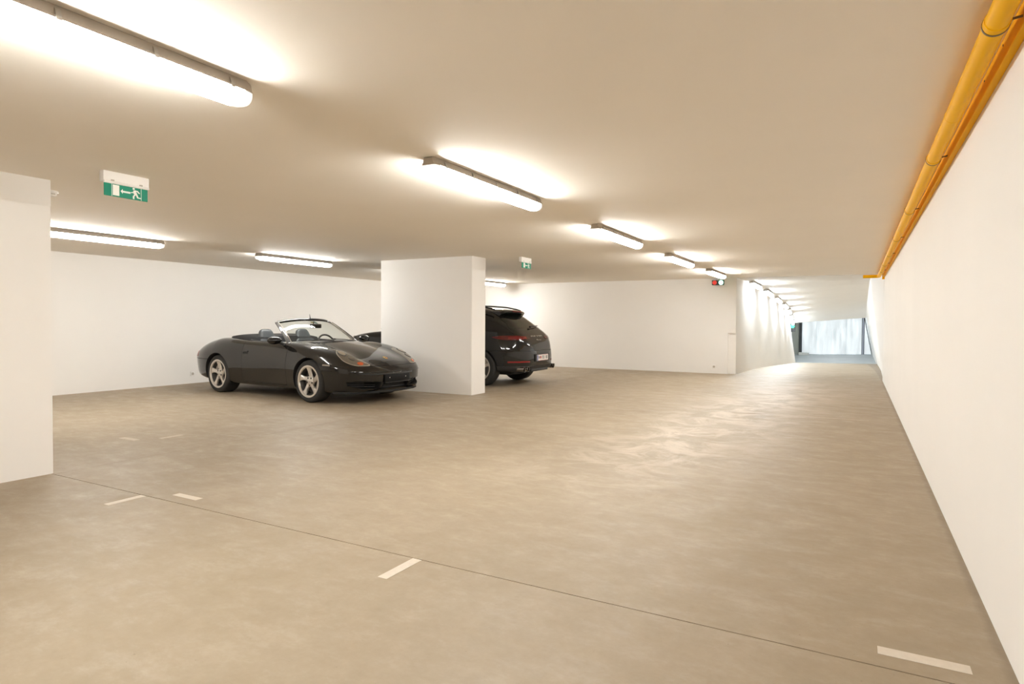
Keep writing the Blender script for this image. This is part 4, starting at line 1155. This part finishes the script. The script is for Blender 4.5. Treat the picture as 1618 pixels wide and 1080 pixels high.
        tl = [(-1.72, s * .96, .975), (-1.86, s * .92, 1.005), (-2.05, s * .82, 1.015), (-2.2, s * .62, 1.005), (-2.22, s * .46, 1.0), (-2.235, s * .38, .975), (-2.245, s * .37, .935), (-2.24, s * .46, .935), (-2.21, s * .62, .925), (-2.08, s * .82, .925), (-1.88, s * .93, .94)]
        o2 = dense(tl, 4); o2 = o2 if s < 0 else o2[::-1]
        t_ = link('tail_light', patch(bvh, o2, vw, rings=6, off=.006, depth=.006), M['red'], root, 60)
        bm = bmesh.new()
        for z in (.952, .985):
            pass
        for q, (z0, z1) in enumerate(((.945, .957), (.972, .984))):
            st = lin([(-2.02, s * .83, z0), (-2.16, s * .68, z0), (-2.225, s * .48, z0), (-2.225, s * .48, z1), (-2.16, s * .68, z1), (-2.02, s * .83, z1)], 4)
            link('light_strip', patch(bvh, st if s < 0 else st[::-1], vw, rings=3, off=.009, depth=.002), M['redbright'], t_, 60)
        bmesh.ops.delete(bm, geom=bm.verts[:]); bm.free()
        rf = lin([(-2.02, s * .87, .480), (-2.20, s * .74, .480), (-2.31, s * .50, .480), (-2.31, s * .50, .506), (-2.20, s * .74, .510), (-2.02, s * .87, .510)], 4)
        link('bumper_reflector', patch(bvh, rf if s < 0 else rf[::-1], vw, rings=4, off=.005, depth=.004), M['redbright'], root, 60)
        for y in (.60, .705):
            bm = bmesh.new(); x1 = -2.335 if y < .65 else -2.30
            lathe(bm, [(.045, -2.05), (.046, x1 + .012), (.049, x1 + .003), (.047, x1), (.041, x1 + .003), (.040, x1 + .09), (.001, x1 + .09)], 24, 'x', (0, s * y, .352)); bmesh.ops.recalc_face_normals(bm, faces=bm.faces[:])
            link('exhaust_tip', bm, M['tip'], root, 40)
        # headlamp, mirror
        vw = (.8, s * .6, .35)
        hl = [(1.78, s * .90, .93), (1.95, s * .82, .955), (2.12, s * .64, .92), (2.20, s * .52, .86), (2.18, s * .58, .80), (2.08, s * .75, .80), (1.92, s * .87, .85)]
        o2 = dense(hl, 4); o2 = o2 if s > 0 else o2[::-1]
        h_ = link('headlight', patch(bvh, o2, vw, rings=6, off=.006, depth=.006), M['trim'], root, 60)
        link('headlight_lens', patch(bvh, o2, vw, rings=5, off=.009, depth=.002, shrink=.72), M['proj'], h_, 60)
        bm = bmesh.new(); rings = []
        for i in range(8):
            t = i / 7; k = math.sqrt(max(.03, 1 - (2 * t - 1) ** 2 * .96))
            rings.append([(.80 + (ca * .11 if ca > 0 else ca * .04) * k, s * (.95 + .23 * t), 1.12 + sa * .085 * k) for ca, sa in [(math.cos(a), math.sin(a)) for a in [2 * math.pi * q / 14 for q in range(14)]]])
        skin(bm, rings); bmesh.ops.recalc_face_normals(bm, faces=bm.faces[:]); mr = link('door_mirror', bm, M['paint2'], root, 60)
        bm = bmesh.new(); tube(bm, [(.82, s * .88, 1.03), (.81, s * .99, 1.075)], [.035, .025], 8); link('mirror_foot', bm, M['trim'], mr, 60)
    # roof spoiler with high brake lamp
    bm = bmesh.new(); rings = []
    for q in np.linspace(-1, 1, 17):
        y = q * .515; k = abs(q) ** 4
        rings.append([(-1.38 - .02 * k, y, 1.545 - .050 * k), (-1.60, y, 1.533 - .050 * k), (-1.76 + .10 * k, y, 1.502 - .045 * k), (-1.775 + .10 * k, y, 1.488 - .045 * k), (-1.74 + .10 * k, y, 1.455 - .05 * k), (-1.58, y, 1.435 - .05 * k), (-1.38, y, 1.47 - .05 * k)])
    skin(bm, rings); bmesh.ops.recalc_face_normals(bm, faces=bm.faces[:]); sp = link('roof_spoiler', bm, M['paint2'], root, 45)
    link('brake_lamp', bbox(-1.781, -1.765, -.20, .20, 1.484, 1.497, .003), M['redbright'], sp)
    # rear wiper
    bm = bmesh.new(); tube(bm, [(-2.065, .0, 1.175), (-2.07, -.02, 1.185), (-2.04, -.30, 1.19), (-2.0, -.50, 1.20)], [.022, .012, .009, .006], 8); link('rear_wiper', bm, M['black'], root, 60)
    # plate recess, plate, registration
    px = bvh.ray_cast(Vector((-4, 0, .56)), Vector((1, 0, 0)))[0].x
    pl = link('plate_recess', bbox(px - .012, px + .06, -.33, .33, .485, .635, .006), M['black'], root)
    link('number_plate', bbox(px - .020, px - .010, -.265, .265, .500, .622, .003), M['plate'], pl)
    link('plate_country_band', bbox(px - .0215, px - .018, .222, .263, .502, .620, .001, 1), M['plateblue'], pl)
    for z in (.506, .616): link('plate_red_line', bbox(px - .0215, px - .018, -.263, .220, z - .002, z + .002), M['platered'], pl)
    def lett(s_, y, z, size, m, nm, wide=1.0, par=pl, xx=None, ext=.0015):
        b = text_mesh(s_, size, ext, wide); link(nm, to_yz(b, (px - .0212) if xx is None else xx, y, z, -1), m, par)
    lett('W', .165, .560, .095, M['ink'], 'plate_letter')
    b = prism([(.095, .595), (.118, .585), (.118, .555), (.095, .532), (.072, .555), (.072, .585)], px - .0222, px - .019); link('plate_crest', b, M['platered'], pl)
    lett('703', -.015, .560, .095, M['ink'], 'plate_letter', .88)
    lett('80', -.180, .560, .095, M['ink'], 'plate_letter', .88)
    # chrome lettering on the tailgate
    for i, ch_ in enumerate('PORSCHE'):
        y = .235 - i * .078
        h = bvh.ray_cast(Vector((-4, y, .985)), Vector((1, 0, 0)))
        b = text_mesh(ch_, .055, .004, 1.45); link('tailgate_letter', to_yz(b, h[0].x - .003, y, .985, -1), M['chrome'], root)
    for i, ch_ in enumerate('Macan'):
        y = .075 - i * .040 - (.012 if i else 0)
        h = bvh.ray_cast(Vector((-4, y, .915)), Vector((1, 0, 0)))
        b = text_mesh(ch_, .048, .004, 1.0); link('tailgate_letter', to_yz(b, h[0].x - .003, y, .915, -1), M['chrome'], root)
    bm = bbox(-1.95, 1.95, -.6, .6, .22, .30, .03); link('underbody', bm, M['black'], root, 40)
    link('tow_shield', bbox(-2.30, -2.0, -.40, .40, .285, .345, .02), M['trim'], root, 40)
    return root
suv()
